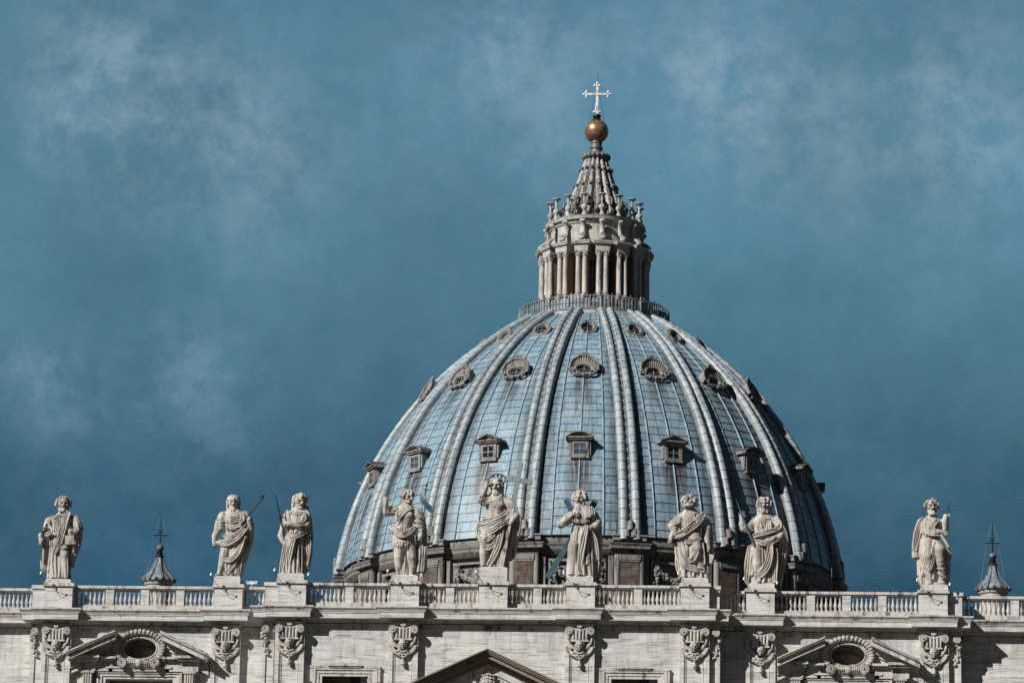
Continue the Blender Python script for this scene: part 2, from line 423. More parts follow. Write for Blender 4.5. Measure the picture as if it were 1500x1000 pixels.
class Carve:
    """coordinates are (X right, Y down, D toward the viewer) in drawing units, turned into metres by a scale"""
    def __init__(s, x0, y0, mx, mz, box, h=.034, md=None):
        s.x0, s.y0, s.mx, s.mz = x0, y0, mx, mz; s.md = md or mx; s.h = h
        X0, X1, Y0, Y1, D0, D1 = box
        lo = np.array([(X0 - x0) * mx, -D1 * s.md, (y0 - Y1) * mz]); hi = np.array([(X1 - x0) * mx, -D0 * s.md, (y0 - Y0) * mz])
        n = np.ceil((hi - lo) / h).astype(int) + 2
        s.org = lo; s.n = n; s.F = np.full(n, 9.0, np.float32)
        s.rng = random.Random(int(x0 * 7 + y0))
    def P(s, p): return np.array([(p[0] - s.x0) * s.mx, -p[2] * s.md, (s.y0 - p[1]) * s.mz])
    def _win(s, lo, hi):
        a = np.clip(np.floor((lo - s.org) / s.h).astype(int), 0, s.n); b = np.clip(np.ceil((hi - s.org) / s.h).astype(int) + 1, 0, s.n)
        if (b <= a).any(): return None
        g = [s.org[i] + np.arange(a[i], b[i]) * s.h for i in range(3)]
        return (slice(a[0], b[0]), slice(a[1], b[1]), slice(a[2], b[2])), g[0][:, None, None], g[1][None, :, None], g[2][None, None, :]
    def _put(s, sl, d, k, cut=False):
        A = s.F[sl]
        if cut:
            d = -d; h = np.maximum(k - np.abs(A - d), 0) / k; s.F[sl] = np.maximum(A, d) + h * h * k * .25
        else:
            h = np.maximum(k - np.abs(A - d), 0) / k; s.F[sl] = np.minimum(A, d) - h * h * k * .25
    def cap(s, a, b, ra, rb=None, k=6, fy=1.0, cut=False):
        rb = ra if rb is None else rb
        A, B = s.P(a), s.P(b); ra *= s.mx; rb *= s.mx; k *= s.mx; m = max(ra, rb) * max(1, fy) + k + 2 * s.h
        w = s._win(np.minimum(A, B) - m, np.maximum(A, B) + m)
        if w is None: return s
        sl, x, y, z = w
        D = B - A; Ds = D * np.array([1, 1 / fy, 1]); L = max((Ds * Ds).sum(), 1e-9)
        px, py, pz = x - A[0], (y - A[1]) / fy, z - A[2]
        t = np.clip((px * Ds[0] + py * Ds[1] + pz * Ds[2]) / L, 0, 1)
        d = np.sqrt((px - t * Ds[0]) ** 2 + (py - t * Ds[1]) ** 2 + (pz - t * Ds[2]) ** 2) - (ra + (rb - ra) * t)
        s._put(sl, d.astype(np.float32), max(k, 1e-4), cut); return s
    def chain(s, pts, k=6, fy=1.0):
        for p, q in zip(pts[:-1], pts[1:]): s.cap(p[:3], q[:3], p[3], q[3], k, fy)
        return s
    def ell(s, c, r, k=4, cut=False, rot=0.0):
        Cc = s.P(c); r = np.array([r[0], r[2], r[1]]) * s.mx; k *= s.mx; m = r.max() + k + 2 * s.h
        w = s._win(Cc - m, Cc + m)
        if w is None: return s
        sl, x, y, z = w; px, pz = x - Cc[0], z - Cc[2]
        if rot: px, pz = px * math.cos(rot) + pz * math.sin(rot), -px * math.sin(rot) + pz * math.cos(rot)
        q = np.sqrt((px / r[0]) ** 2 + ((y - Cc[1]) / r[1]) ** 2 + (pz / r[2]) ** 2)
        s._put(sl, ((q - 1) * r.min()).astype(np.float32), max(k, 1e-4), cut); return s
    def slab(s, c, half, k=2, rot=0.0):
        Cc = s.P(c); r = np.array([half[0], half[2], half[1]]) * s.mx; k *= s.mx; m = np.linalg.norm(r) + k + 2 * s.h
        w = s._win(Cc - m, Cc + m)
        if w is None: return s
        sl, x, y, z = w; px, pz = x - Cc[0], z - Cc[2]
        if rot: px, pz = px * math.cos(rot) + pz * math.sin(rot), -px * math.sin(rot) + pz * math.cos(rot)
        qx, qy, qz = np.abs(px) - r[0], np.abs(y - Cc[1]) - r[1], np.abs(pz) - r[2]
        d = np.sqrt(np.maximum(qx, 0) ** 2 + np.maximum(qy, 0) ** 2 + np.maximum(qz, 0) ** 2) + np.minimum(np.maximum(np.maximum(qx, qy), qz), 0)
        s._put(sl, d.astype(np.float32), max(k, 1e-4)); return s
    # --- anatomy and cloth
    def head(s, c, r, yaw=0.0, pitch=0.0, tilt=0.0, beard=0.0, hair='curly', hl=1.0, n=34, grow=1.1):
        """r = half the height of the skull; yaw turns the face to the viewer's right, pitch lifts it"""
        r *= grow
        M = Matrix.Rotation(-tilt, 3, 'Y') @ Matrix.Rotation(yaw, 3, 'Z') @ Matrix.Rotation(-pitch, 3, 'X')
        asp = s.mz / s.mx
        def T(x, d, z):      # local: x to the right, d toward the face's front, z up (in skull units)
            v = M @ Vector((x, -d, z)); return (c[0] + v.x * r, c[1] - v.z * r / asp, c[2] - v.y * r)
        s.ell(T(0, -.05, .15), (.80 * r, .92 * r, .9 * r), 3)
        s.cap(T(0, .12, .1), T(0, .34, -.62), .62 * r, .36 * r, 4)            # face and jaw
        s.cap(T(0, .74, .24), T(0, 1.06, -.18), .08 * r, .16 * r, 1)         # nose
        s.cap(T(-.46, .68, .30), T(-.08, .82, .26), .12 * r, .12 * r, 1.5); s.cap(T(.46, .68, .30), T(.08, .82, .26), .12 * r, .12 * r, 1.5)       # brow
        for e in (-1, 1):
            s.ell(T(e * .30, .86, .06), (.23 * r, .17 * r, .3 * r), 1.0, cut=True)
            s.ell(T(e * .30, .62, .05), (.11 * r, .09 * r, .11 * r), .6)
            s.ell(T(e * .42, .55, -.14), (.2 * r, .18 * r, .2 * r), 2)
            s.ell(T(e * .80, -.02, .0), (.1 * r, .24 * r, .16 * r), 1)
        s.cap(T(-.24, .84, -.42), T(.24, .84, -.42), .075 * r, .075 * r, .6, cut=True)
        s.cap(T(-.15, .68, -.5), T(.15, .68, -.5), .1 * r, .1 * r, 1.5)
        g = s.rng
        if beard:
            for i in range(26):
                x = g.uniform(-.62, .62); z0 = -.5 - .12 * abs(x)
                s.cap(T(x, .6 - .6 * abs(x), z0), T(x * .62 + g.uniform(-.12, .12), .82 - .45 * abs(x) + .12 * beard, z0 - beard * g.uniform(.6, 1.0)), .17 * r, .08 * r, .9)
            s.cap(T(-.3, .72, -.42), T(0, .92, -.28), .1 * r, .1 * r, 1); s.cap(T(.3, .72, -.42), T(0, .92, -.28), .1 * r, .1 * r, 1)
        if hair == 'helmet':
            s.ell(T(0, -.14, .52), (.97 * r, .68 * r, .96 * r), 2)
            s.cap(T(-.85, .3, .35), T(.85, .3, .35), .16 * r, .16 * r, 2); s.cap(T(-.8, .35, .38), T(0, .95, .42), .14 * r, .12 * r, 2); s.cap(T(.8, .35, .38), T(0, .95, .42), .14 * r, .12 * r, 2)
            for e in (-1, 1): s.cap(T(e * .88, .0, .2), T(e * .82, -.2, -.9), .2 * r, .2 * r, 2)
        else:
            for i in range(n):
                a = g.uniform(-math.pi, math.pi); u = g.uniform(-.05, 1)
                x = math.sin(a) * math.sqrt(max(0, 1 - u * u)) * .95; d = -math.cos(a) * math.sqrt(max(0, 1 - u * u)) * .95; z = .16 + u * .9
                if d > .45 and z < .62: continue
                lump = .19 * r * g.uniform(.7, 1.3)
                s.cap(T(x, d, z), T(x * 1.04 + g.uniform(-.12, .12), d * 1.03, z - g.uniform(.15, .4)), lump, lump * .7, .8)
            if hair == 'long':
                for i in range(16):
                    e = g.choice((-1, 1)); d = g.uniform(-.85, .15); x = e * (.86 - .3 * abs(d + .2))
                    pts = [T(x, d, .45) + (.2 * r,)]
                    for t in (.35, .7, 1.0): pts.append(T(x * (1 + .12 * math.sin(t * 5 + i)), d - .05, .45 - t * hl * g.uniform(1.25, 1.55)) + (.2 * r * (1 - .35 * t),))
                    s.chain(pts, .9)
            if hair == 'short':
                for e in (-1, 1): s.cap(T(e * .8, -.1, .2), T(e * .7, -.4, -.35), .2 * r, .16 * r, 2)
        return s
    def hand(s, w, d, n, L, curl=.5, spread=.18, side=1):
        """w wrist, d finger direction, n palm-to-back direction (X,Y,D); side = which edge bears the thumb"""
        d = Vector(d).normalized(); n = Vector(n); n = (n - d * n.dot(d)).normalized(); u = d.cross(n).normalized() * side; w = Vector(w)
        L *= 1.3; f = .078 * L
        s.cap(tuple(w), tuple(w + d * L * .45), .2 * L, .24 * L, 3, .8)
        s.cap(tuple(w + d * L * .2 - u * L * .16), tuple(w + d * L * .5 - u * L * .2), .13 * L, .1 * L, 3); s.cap(tuple(w + d * L * .2 + u * L * .16), tuple(w + d * L * .5 + u * L * .2), .13 * L, .1 * L, 3)
        for i, (o, ln) in enumerate(((.27, .44), (.09, .5), (-.09, .46), (-.27, .36))):
            b = w + d * L * .5 + u * o * L
            c1 = curl * (.8 + .12 * i)
            dir1 = (d * math.cos(c1) - n * math.sin(c1) + u * o * spread * 2).normalized(); dir2 = (d * math.cos(c1 * 2.1) - n * math.sin(c1 * 2.1)).normalized()
            p1 = b + dir1 * ln * L * .5; p2 = p1 + dir2 * ln * L * .5
            s.cap(tuple(b), tuple(p1), f * 1.05, f, .5); s.cap(tuple(p1), tuple(p2), f, f * .85, .4)
        t0 = w + d * L * .15 + u * L * .2; t1 = t0 + (d * .6 + u * .7 - n * .3).normalized() * L * .3; t2 = t1 + (d * .9 + u * .1 - n * .5).normalized() * L * .22
        s.cap(tuple(t0), tuple(t1), f * 1.5, f * 1.15, 2); s.cap(tuple(t1), tuple(t2), f * 1.1, f * .9, 1)
        return s
    def arm(s, pts, k=7): return s.chain(pts, k)
    def folds(s, path, n, rf, a0=-1.5, a1=1.5, fy=.7, jit=.5, k=1.5, back=True, t0=.0):
        """cloth hanging round a path of (X, Y, D, radius): body plus ridges that run down it"""
        s.chain([(p[0], p[1], p[2], p[3] * .87) for p in path], 8, fy)
        g = s.rng; m = len(path)
        def at(t, a, ex=1.0):
            q = min(t * (m - 1), m - 1.001); i = int(q); f = q - i; A, B = path[i], path[i + 1]
            X, Y, D, r = [A[j] + (B[j] - A[j]) * f for j in range(4)]
            return (X + r * ex * math.sin(a), Y, D + r * ex * fy * math.cos(a))
        for i in range(n + (n if back else 0)):
            if i < n: a = a0 + (a1 - a0) * (i + .5 + g.uniform(-jit, jit) * .6) / n
            else: a = math.pi + (-1.4 + 2.8 * (i - n + .5) / n)
            st = t0 + g.uniform(0, .3) * (1 - t0) * g.choice((0, 1)); en = g.choice((1, 1, 1, .8)); w = g.uniform(-.16, .16); pr = None
            for j in range(8):
                t = st + (en - st) * j / 7
                p = at(t, a + w * math.sin(j * .55) + .02 * j * w, .96); rr = rf * (.55 + .75 * j / 7) * (1 + .12 * math.sin(j * .9 + i * 1.7))
                if pr: s.cap(pr[0], p, pr[1], rr, k)
                pr = (p, rr)
        return s
    def tunic(s, x, y0, y1, hw, R_, d0=4, n=8, r=6, fy=.72, low=.55, lean=0):
        """gathers that fall from the shoulders to the belt, with cut valleys between"""
        g = s.rng
        for i in range(2 * n - 1):
            cut = i >= n; u = ((i + .5) / n if not cut else (i - n + 1) / n) * 2 - 1
            u += g.uniform(-.05, .05); pr = None; a = g.uniform(0, .25); b = g.choice((1, 1, .75))
            for j in range(6):
                t = a + (b - a) * j / 5; w = hw * (1 + (low - 1) * t); X = x + u * w + lean * t + 3 * math.sin(t * 4 + i)
                D = d0 + fy * math.sqrt(max(R_ * R_ - (u * w) ** 2, 20)) + (r * .55 if cut else -r * .25)
                p = (X, y0 + (y1 - y0) * t, D); rr = r * (.5 if cut else .8 + .3 * t)
                if pr: s.cap(pr[0], p, pr[1], rr, .8 if cut else 1.6, cut=cut)
                pr = (p, rr)
        return s
    def swag(s, pts, r, n=3, spread=9, k=1.2):
        """a bundle of n cloth ridges that follow one sweeping line"""
        g = s.rng; m = len(pts)
        for ii in range(2 * n - 1):
            cut = ii >= n; i = ii if not cut else ii - n + .5
            o = (i - (n - 1) / 2) * spread; pr = None
            for j in range((m - 1) * 5 + 1):
                q = min(j / 5, m - 1.001); a = int(q); f = q - a
                P = [np.array(pts[min(max(a + e, 0), m - 1)], float) for e in (-1, 0, 1, 2)]
                c = .5 * ((2 * P[1]) + (P[2] - P[0]) * f + (2 * P[0] - 5 * P[1] + 4 * P[2] - P[3]) * f * f + (3 * P[1] - P[0] - 3 * P[2] + P[3]) * f ** 3)
                tv = P[2] - P[1]; L = math.hypot(tv[0], tv[1]) or 1
                sh = o * (.55 + .6 * math.sin(math.pi * j / ((m - 1) * 5)))
                p = (c[0] - tv[1] / L * sh, c[1] + tv[0] / L * sh, c[2] + (r * .75 if cut else 0)); rr = r * (.98 + .16 * math.sin(j * .7 + i * 2.3)) * (.5 if cut else 1)
                if pr: s.cap(pr[0], p, pr[1], rr, .8 if cut else k, cut=cut)
                pr = (p, rr)
        return s
    def build(s, name, mat, parent, smooth=True):
        F = s.F; F[0] = F[-1] = 9; F[:, 0] = F[:, -1] = 9; F[:, :, 0] = F[:, :, -1] = 9
        V, Q = surface_nets(F, s.org, s.h)
        me = bpy.data.meshes.new(name); me.vertices.add(len(V)); me.vertices.foreach_set('co', V.astype(np.float32).ravel())
        me.loops.add(Q.size); me.loops.foreach_set('vertex_index', Q.astype(np.int32).ravel())
        me.polygons.add(len(Q)); me.polygons.foreach_set('loop_start', np.arange(0, Q.size, 4, dtype=np.int32))
        me.polygons.foreach_set('loop_total', np.full(len(Q), 4, np.int32))
        me.update(calc_edges=True); me.validate(); me.shade_smooth(); me.materials.append(MATS[mat])
        o = bpy.data.objects.new(name, me); COL.objects.link(o); o.parent = parent
        return o
# ------------------------------------------------------------------ ground
struct(MB().box(-9000, 9000, -9000, 9000, -1, 0).build('ground', 'paving'))

# ------------------------------------------------------------------ facade
S0, S2, S5 = 0.0, 2.0, 3.4                   # how far back centre, sides and ends stand
fac = thing('church_facade', 'pale travertine church front with scrolled pilasters and deep cornice below the balustrade', 'church facade')
PIL = [(-32.88, S2), (-20.02, S2), (-14.93, S0), (-6.43, S0), (6.69, S0), (15.18, S0), (20.05, S2), (32.86, S2)]

def sweep(mb, path, prof):
    """profile (out, z) swept along a plan path of axis-aligned runs; out = toward the viewer / away from the wall"""
    nrm = []
    for (a, b) in zip(path[:-1], path[1:]):
        dx, dy = b[0] - a[0], b[1] - a[1]
        nrm.append((0, -1) if abs(dx) > abs(dy) else ((-1, 0) if dy < 0 else (1, 0)))
    rings = []
    for i, p in enumerate(path):
        n0 = nrm[i - 1] if i > 0 else nrm[0]; n1 = nrm[i] if i < len(nrm) else nrm[-1]
        nx, ny = n0[0] + n1[0], n0[1] + n1[1]
        if n0 == n1: nx, ny = n0
        rings.append([(p[0] + nx * o, p[1] + ny * o, z) for o, z in prof])
    m = len(prof); vs = [v for r in rings for v in r]; fs = []
    for i in range(len(rings) - 1):
        for k in range(m - 1):
            fs.append((i * m + k, (i + 1) * m + k, (i + 1) * m + k + 1, i * m + k + 1))
    mb.add(vs, fs)
    return mb

def half_path(hw, j, back):
    """right half of the frieze line: centre, then each jog forward at a pilaster"""
    P = [(0, S0 + .5)]
    def jog(x0, x1, s): P.extend([(x0, s + .5), (x0, s + j), (x1, s + j), (x1, s + .5)])
    jog(6.56 - hw, 6.56 + hw, S0)
    P.extend([(15.06 - hw, S0 + .5), (15.06 - hw, S0 + j), (15.06 + hw, S0 + j), (15.06 + hw, S0 + back), (16.0 + hw, S0 + back), (16.0 + hw, S2 + .5)])
    jog(20.03 - hw, 20.03 + hw, S2)
    P.extend([(32.87 - hw, S2 + .5), (32.87 - hw, S2 + j), (32.87 + hw, S2 + j), (32.87 + hw, S2 + back), (33.85 + hw, S2 + back), (33.85 + hw, S5 + .5), (60, S5 + .5)])
    return P
def full_path(hw, j, back):
    h = half_path(hw, j, back)
    return [(-x, y) for x, y in reversed(h[1:])] + h[1:]

PROF = [(.06, 47.05), (.06, 47.10), (.16, 47.16), (.20, 47.34), (.0, 47.36), (.0, 47.60), (.10, 47.62), (.22, 47.76), (.25, 47.84), (.82, 47.88), (.82, 48.25), (.87, 48.27),
        (.87, 48.33), (.90, 48.36), (.94, 48.47), (1.04, 48.58), (1.06, 48.62), (1.06, 48.71), (.30, 48.76), (.0, 48.78), (-1.6, 48.78)]
pc = full_path(.86, .05, .38)
sweep(MB(), pc, PROF[4:10]).build('bed_moulding', 'trim_stone', fac)
sweep(MB(), pc, PROF[9:13]).build('corona', 'travertine', fac)
sweep(MB(), pc, PROF[12:]).build('cornice_top', 'trim_stone', fac)
# light band at the top of the wall, between the pilasters
for a, b, s in ((-32.0, -20.9, S2), (-19.1, -16.9, S2), (-13.95, -7.4, S0), (-5.5, 5.7, S0), (7.65, 14.1, S0), (16.9, 19.1, S2), (20.95, 31.9, S2), (-60, -35.1, S5), (35.1, 60, S5)):
    m = MB().box(a, b, s + .40, s + .6, 47.20, 47.42); m.box(a, b, s + .34, s + .6, 47.42, 47.56); m.build('wall_band', 'trim_stone', fac)

# walls with their openings
def wall(x0, x1, s, holes=()):
    m = MB(); y0, y1 = s + .5, s + 1.7
    xs = sorted({x0, x1, *[h[0] for h in holes], *[h[1] for h in holes]})
    for a, b in zip(xs[:-1], xs[1:]):
        zs = [(h[2], h[3]) for h in holes if h[0] <= a + 1e-6 and h[1] >= b - 1e-6]
        z = 0
        for c, d in sorted(zs):
            m.box(a, b, y0, y1, z, c); z = d
        m.box(a, b, y0, y1, z, 47.9)
    m.build('wall', 'travertine', fac)
wall(-16.8, 16.8, S0, [(-12.55, -9.1, 38.5, 43.72), (9.1, 12.55, 38.5, 43.72)])
wall(-34.7, -16.802, S2, [(-28.5, -24.6, 44.70, 47.02), (-29.0, -24.0, 38, 43.6)])
wall(16.802, 34.7, S2, [(24.6, 28.5, 44.70, 47.02), (24.0, 29.0, 38, 43.6)])
wall(-60, -34.702, S5); wall(34.702, 60, S5)
for x0, x1, y0, y1 in ((-16.8, -16.0, .502, 2.5), (16.0, 16.8, .502, 2.5), (-34.7, -33.9, 2.502, 5.3), (33.9, 34.7, 2.502, 5.3)): MB().box(x0, x1, y0 + 1.2, y1 + .9, 0, 47.88).build('return_wall', 'travertine', fac)
# nave roof and body behind the front
MB().box(-56, 56, 7.2, 70, 0, 46.5).build('nave_body', 'drum_stone', fac)
MB().box(-60, 60, .6 + S5, 7.3, 46, 48.6).build('terrace', 'drum_stone', fac)
MB().box(-34.6, 34.6, 3.71, 5.39, 46.6, 48.61).build('terrace', 'drum_stone', fac)
MB().box(-16.7, 16.7, 1.71, 3.705, 46.6, 48.62).build('terrace', 'drum_stone', fac)

# capital: scrolls, fluted pad, winged child's head, garland and tassel
def spiral(c, r, turns=2.3, flip=1, n=40):
    return [(c[0] + flip * math.cos(-math.pi / 2 + 2 * math.pi * turns * t) * r * (1 - .8 * t), c[1], c[2] - math.sin(math.pi / 2 + 0 * t + 2 * math.pi * turns * t) * r * (1 - .8 * t)) for t in [i / n for i in range(n + 1)]]
def capital_parts(parent, half=None):
    P = []
    m = MB()
    m.box(-1.08, 1.08, -.22, .2, 47.46, 47.62); m.box(-.98, .98, -.14, .2, 47.36, 47.46)
    for k in range(7): m.sphere((.14 * math.cos(k * .9) if k else 0, -.26, 47.47 + (.11 * math.sin(k * .9) if k else .02)), .11, 8, 6)
    P.append(m.build('abacus', 'trim_stone', parent, smooth=40))
    for e in (-1, 1):
        m = MB(); c = (e * .78, -.10, 47.06)
        m.lathe([(.0, -.3), (.27, -.3), (.29, -.25), (.29, .3)], 20)
        m.v = [(c[0] + x, c[1] + z, c[2] + y) for x, y, z in m.v]
        q = MB().tube([(x, -.40, z) for x, y, z in spiral(c, .30, 2.2, e)], .055, 6); m.merge(q)
        m.sphere((c[0], -.42, c[2]), .09, 8, 6)
        P.append(m.build('volute', 'carved_stone', parent, smooth=40))
    m = MB()
    m.box(-.62, .62, -.20, .15, 46.36, 47.28)
    for k in range(5):
        x = -.5 + k * .25
        m.tube([(x, -.22, 46.42), (x, -.25, 46.6), (x, -.25, 47.1), (x, -.2, 47.22)], .085, 8)
    m.box(-.66, .66, -.30, .1, 46.28, 46.40)
    for k in range(9): m.sphere((-.52 + k * .13, -.27, 47.2 - .10 * math.cos((k - 4) * .5) - .0), .085, 8, 6)
    P.append(m.build('fluted_block', 'trim_stone', parent, smooth=40))
    cv = Carve(0, 0, .01, .01, (-120, 120, -40, 175, -20, 72), .033)       # Y down from the pad's foot
    cv.head((0, 36, 26), 31, 0, -.15, 0, 0, 'curly', n=30)
    for e in (-1, 1):
        for i in range(5):                                          # wings up to the scrolls
            t = i / 4; cv.chain([(e * 24, 58 + 4 * i, 8, 11), (e * (58 + 6 * i), 50 - 9 * i, 12, 10), (e * (82 + 12 * t), 20 - 22 * i * .6, 5, 6)], 2)
        for i in range(8):                                          # hanging fruit round the sides
            t = i / 7; a = .15 + t * 1.2
            cv.ell((e * (96 * math.cos(a)), 38 + 78 * math.sin(a), 6), (13, 11, 12), 3)
            cv.ell((e * (80 * math.cos(a)), 38 + 62 * math.sin(a), 8), (8, 8, 8), 2)
    for i in range(9): cv.ell((-36 + i * 9, 108 + 8 * math.sin(i * 2.1), 12), (10, 9, 11), 2)
    for e in (-1, 1): cv.chain([(e * 60, 92, 8, 9), (e * 30, 82, 18, 9), (e * 8, 94, 20, 10)], 3); cv.chain([(e * 40, 110, 8, 8), (e * 20, 126, 8, 8), (0, 132, 8, 7)], 3)
    o = cv.build('winged_head', 'carved_stone', parent); o.location = (0, 0, 46.34); P.append(o)
    m = MB().tube([(0, -.10, 45.1), (0, -.10, 44.88)], .035, 6); m.sphere((0, -.10, 44.88), .09, 8, 6)
    m.lathe([(.05, .44), (.13, .36), (.12, .2), (.17, .05), (.10, 0)], 10, (0, -.10, 44.42)); m.tube([(0, -.1, 44.45), (0, -.1, 44.36)], .05, 6)
    P.append(m.build('tassel', 'carved_stone', parent, smooth=50))
    return P
first = None
for i, (x, s) in enumerate(PIL):
    m = MB(); y = s
    m.box(-1.08, 1.08, .16, .6, 0, 47.36)
    for e in (-1, 1):
        a, b = sorted((e * 1.1, e * .78)); m.box(a, b, .0, .17, 0, 46.9)
        a, b = sorted((e * .78, e * .70)); m.box(a, b, .06, .165, 0, 46.89)
        a, b = sorted((e * .66, e * .60)); m.box(a, b, .11, .163, 0, 46.8)
    m.box(-1.1, 1.1, .0, .17, 46.9, 47.36)
    p = m.build('pilaster', 'travertine', fac, loc=(x, y, 0))
    if first is None:
        first = capital_parts(p)
    else:
        for q in first:
            c = q.copy(); COL.objects.link(c); c.parent = p
# half pilasters tucked behind the outer ones, each with half a capital
for sx in (-1, 1):
    for x, s in ((15.06, S0), (32.87, S2)):
        e = sx; x0 = e * (x + 1.1); x1 = e * (x + 2.0); a, b = sorted((x0, x1))
        m = MB().box(a, b, s + .42, s + 1.9, 0, 47.4)
        r0, r1 = sorted((x1, x1 - e * .3)); m.box(r0, r1, s + .32, s + .425, 0, 46.9)
        p = m.build('half_pilaster', 'travertine', fac)
        m = MB(); c = (x1 - e * .30, s + .25, 47.06)
        v = MB().lathe([(.0, -.3), (.27, -.3), (.29, -.25), (.29, .3)], 16); m.add([(c[0] + p_[0], c[1] + p_[2], c[2] + p_[1]) for p_ in v.v], v.f)
        m.merge(MB().tube([(q[0], s - .04, q[2]) for q in spiral(c, .28, 2.2, e)], .05, 6))
        m.box(*sorted((x0, x1 + e * .03)), s + .2, s + .6, 47.38, 47.6)
        q_ = random.Random(4)
        for k in range(26):
            t = k / 25; m.sphere((x1 - e * (.10 + .42 * t * t + q_.uniform(-.12, .2)), s + .32 + q_.uniform(-.06, .06), 46.75 - 1.65 * t + q_.uniform(-.1, .1)), q_.uniform(.10, .19) * (1 - .3 * t), 8, 6)
        m.build('half_capital', 'carved_stone', p, smooth=50)

# the two square-headed windows of the centre
for e in (-1, 1):
    cx = e * 10.75
    m = MB().box(cx - 2.0, cx + 2.0, 1.15, 1.2, 38.3, 43.9)
    w = m.build('window', 'interior', fac)
    MB().box(cx + .35, cx + 1.05, 1.06, 1.14, 38.5, 43.7).build('window_gap', 'dark_glass', w)
    MB().box(cx - 1.75, cx + .3, 1.02, 1.10, 38.4, 43.7).build('shutter', 'shutter', w)
    f = MB()
    for (i, o, y) in ((1.72, 1.95, .36), (1.95, 2.2, .30), (2.2, 2.42, .22)):
        for g in (-1, 1): a, b = sorted((cx + g * i, cx + g * o)); f.box(a, b, y, .52, 38, 43.62 + (o - 1.72) * .95)
        f.box(cx - i, cx + i, y + .003, .523, 43.62 + (i - 1.72) * .95, 43.62 + (o - 1.72) * .95)
    for g in (-1, 1): a, b = sorted((cx + g * 2.42, cx + g * 2.62)); f.box(a, b, .26, .52, 43.2, 44.26); a, b = sorted((cx + g * 1.2, cx + g * 2.62)); f.box(a, b, .20, .52, 44.22, 44.40)
    f.box(cx - 1.2, cx + 1.2, .14, .52, 44.25, 44.36); f.box(cx - 1.28, cx + 1.28, .06, .52, 44.36, 44.48)
    f.build('frame', 'trim_stone', w)
    for g in (-1, 1):
        b = MB()
        for k in range(5): b.sphere((cx + g * (2.28 + .06 * math.sin(k * 2)), .2, 43.0 - k * .22), .16, 8, 6)
        b.build('carved_drop', 'carved_stone', w, smooth=True)

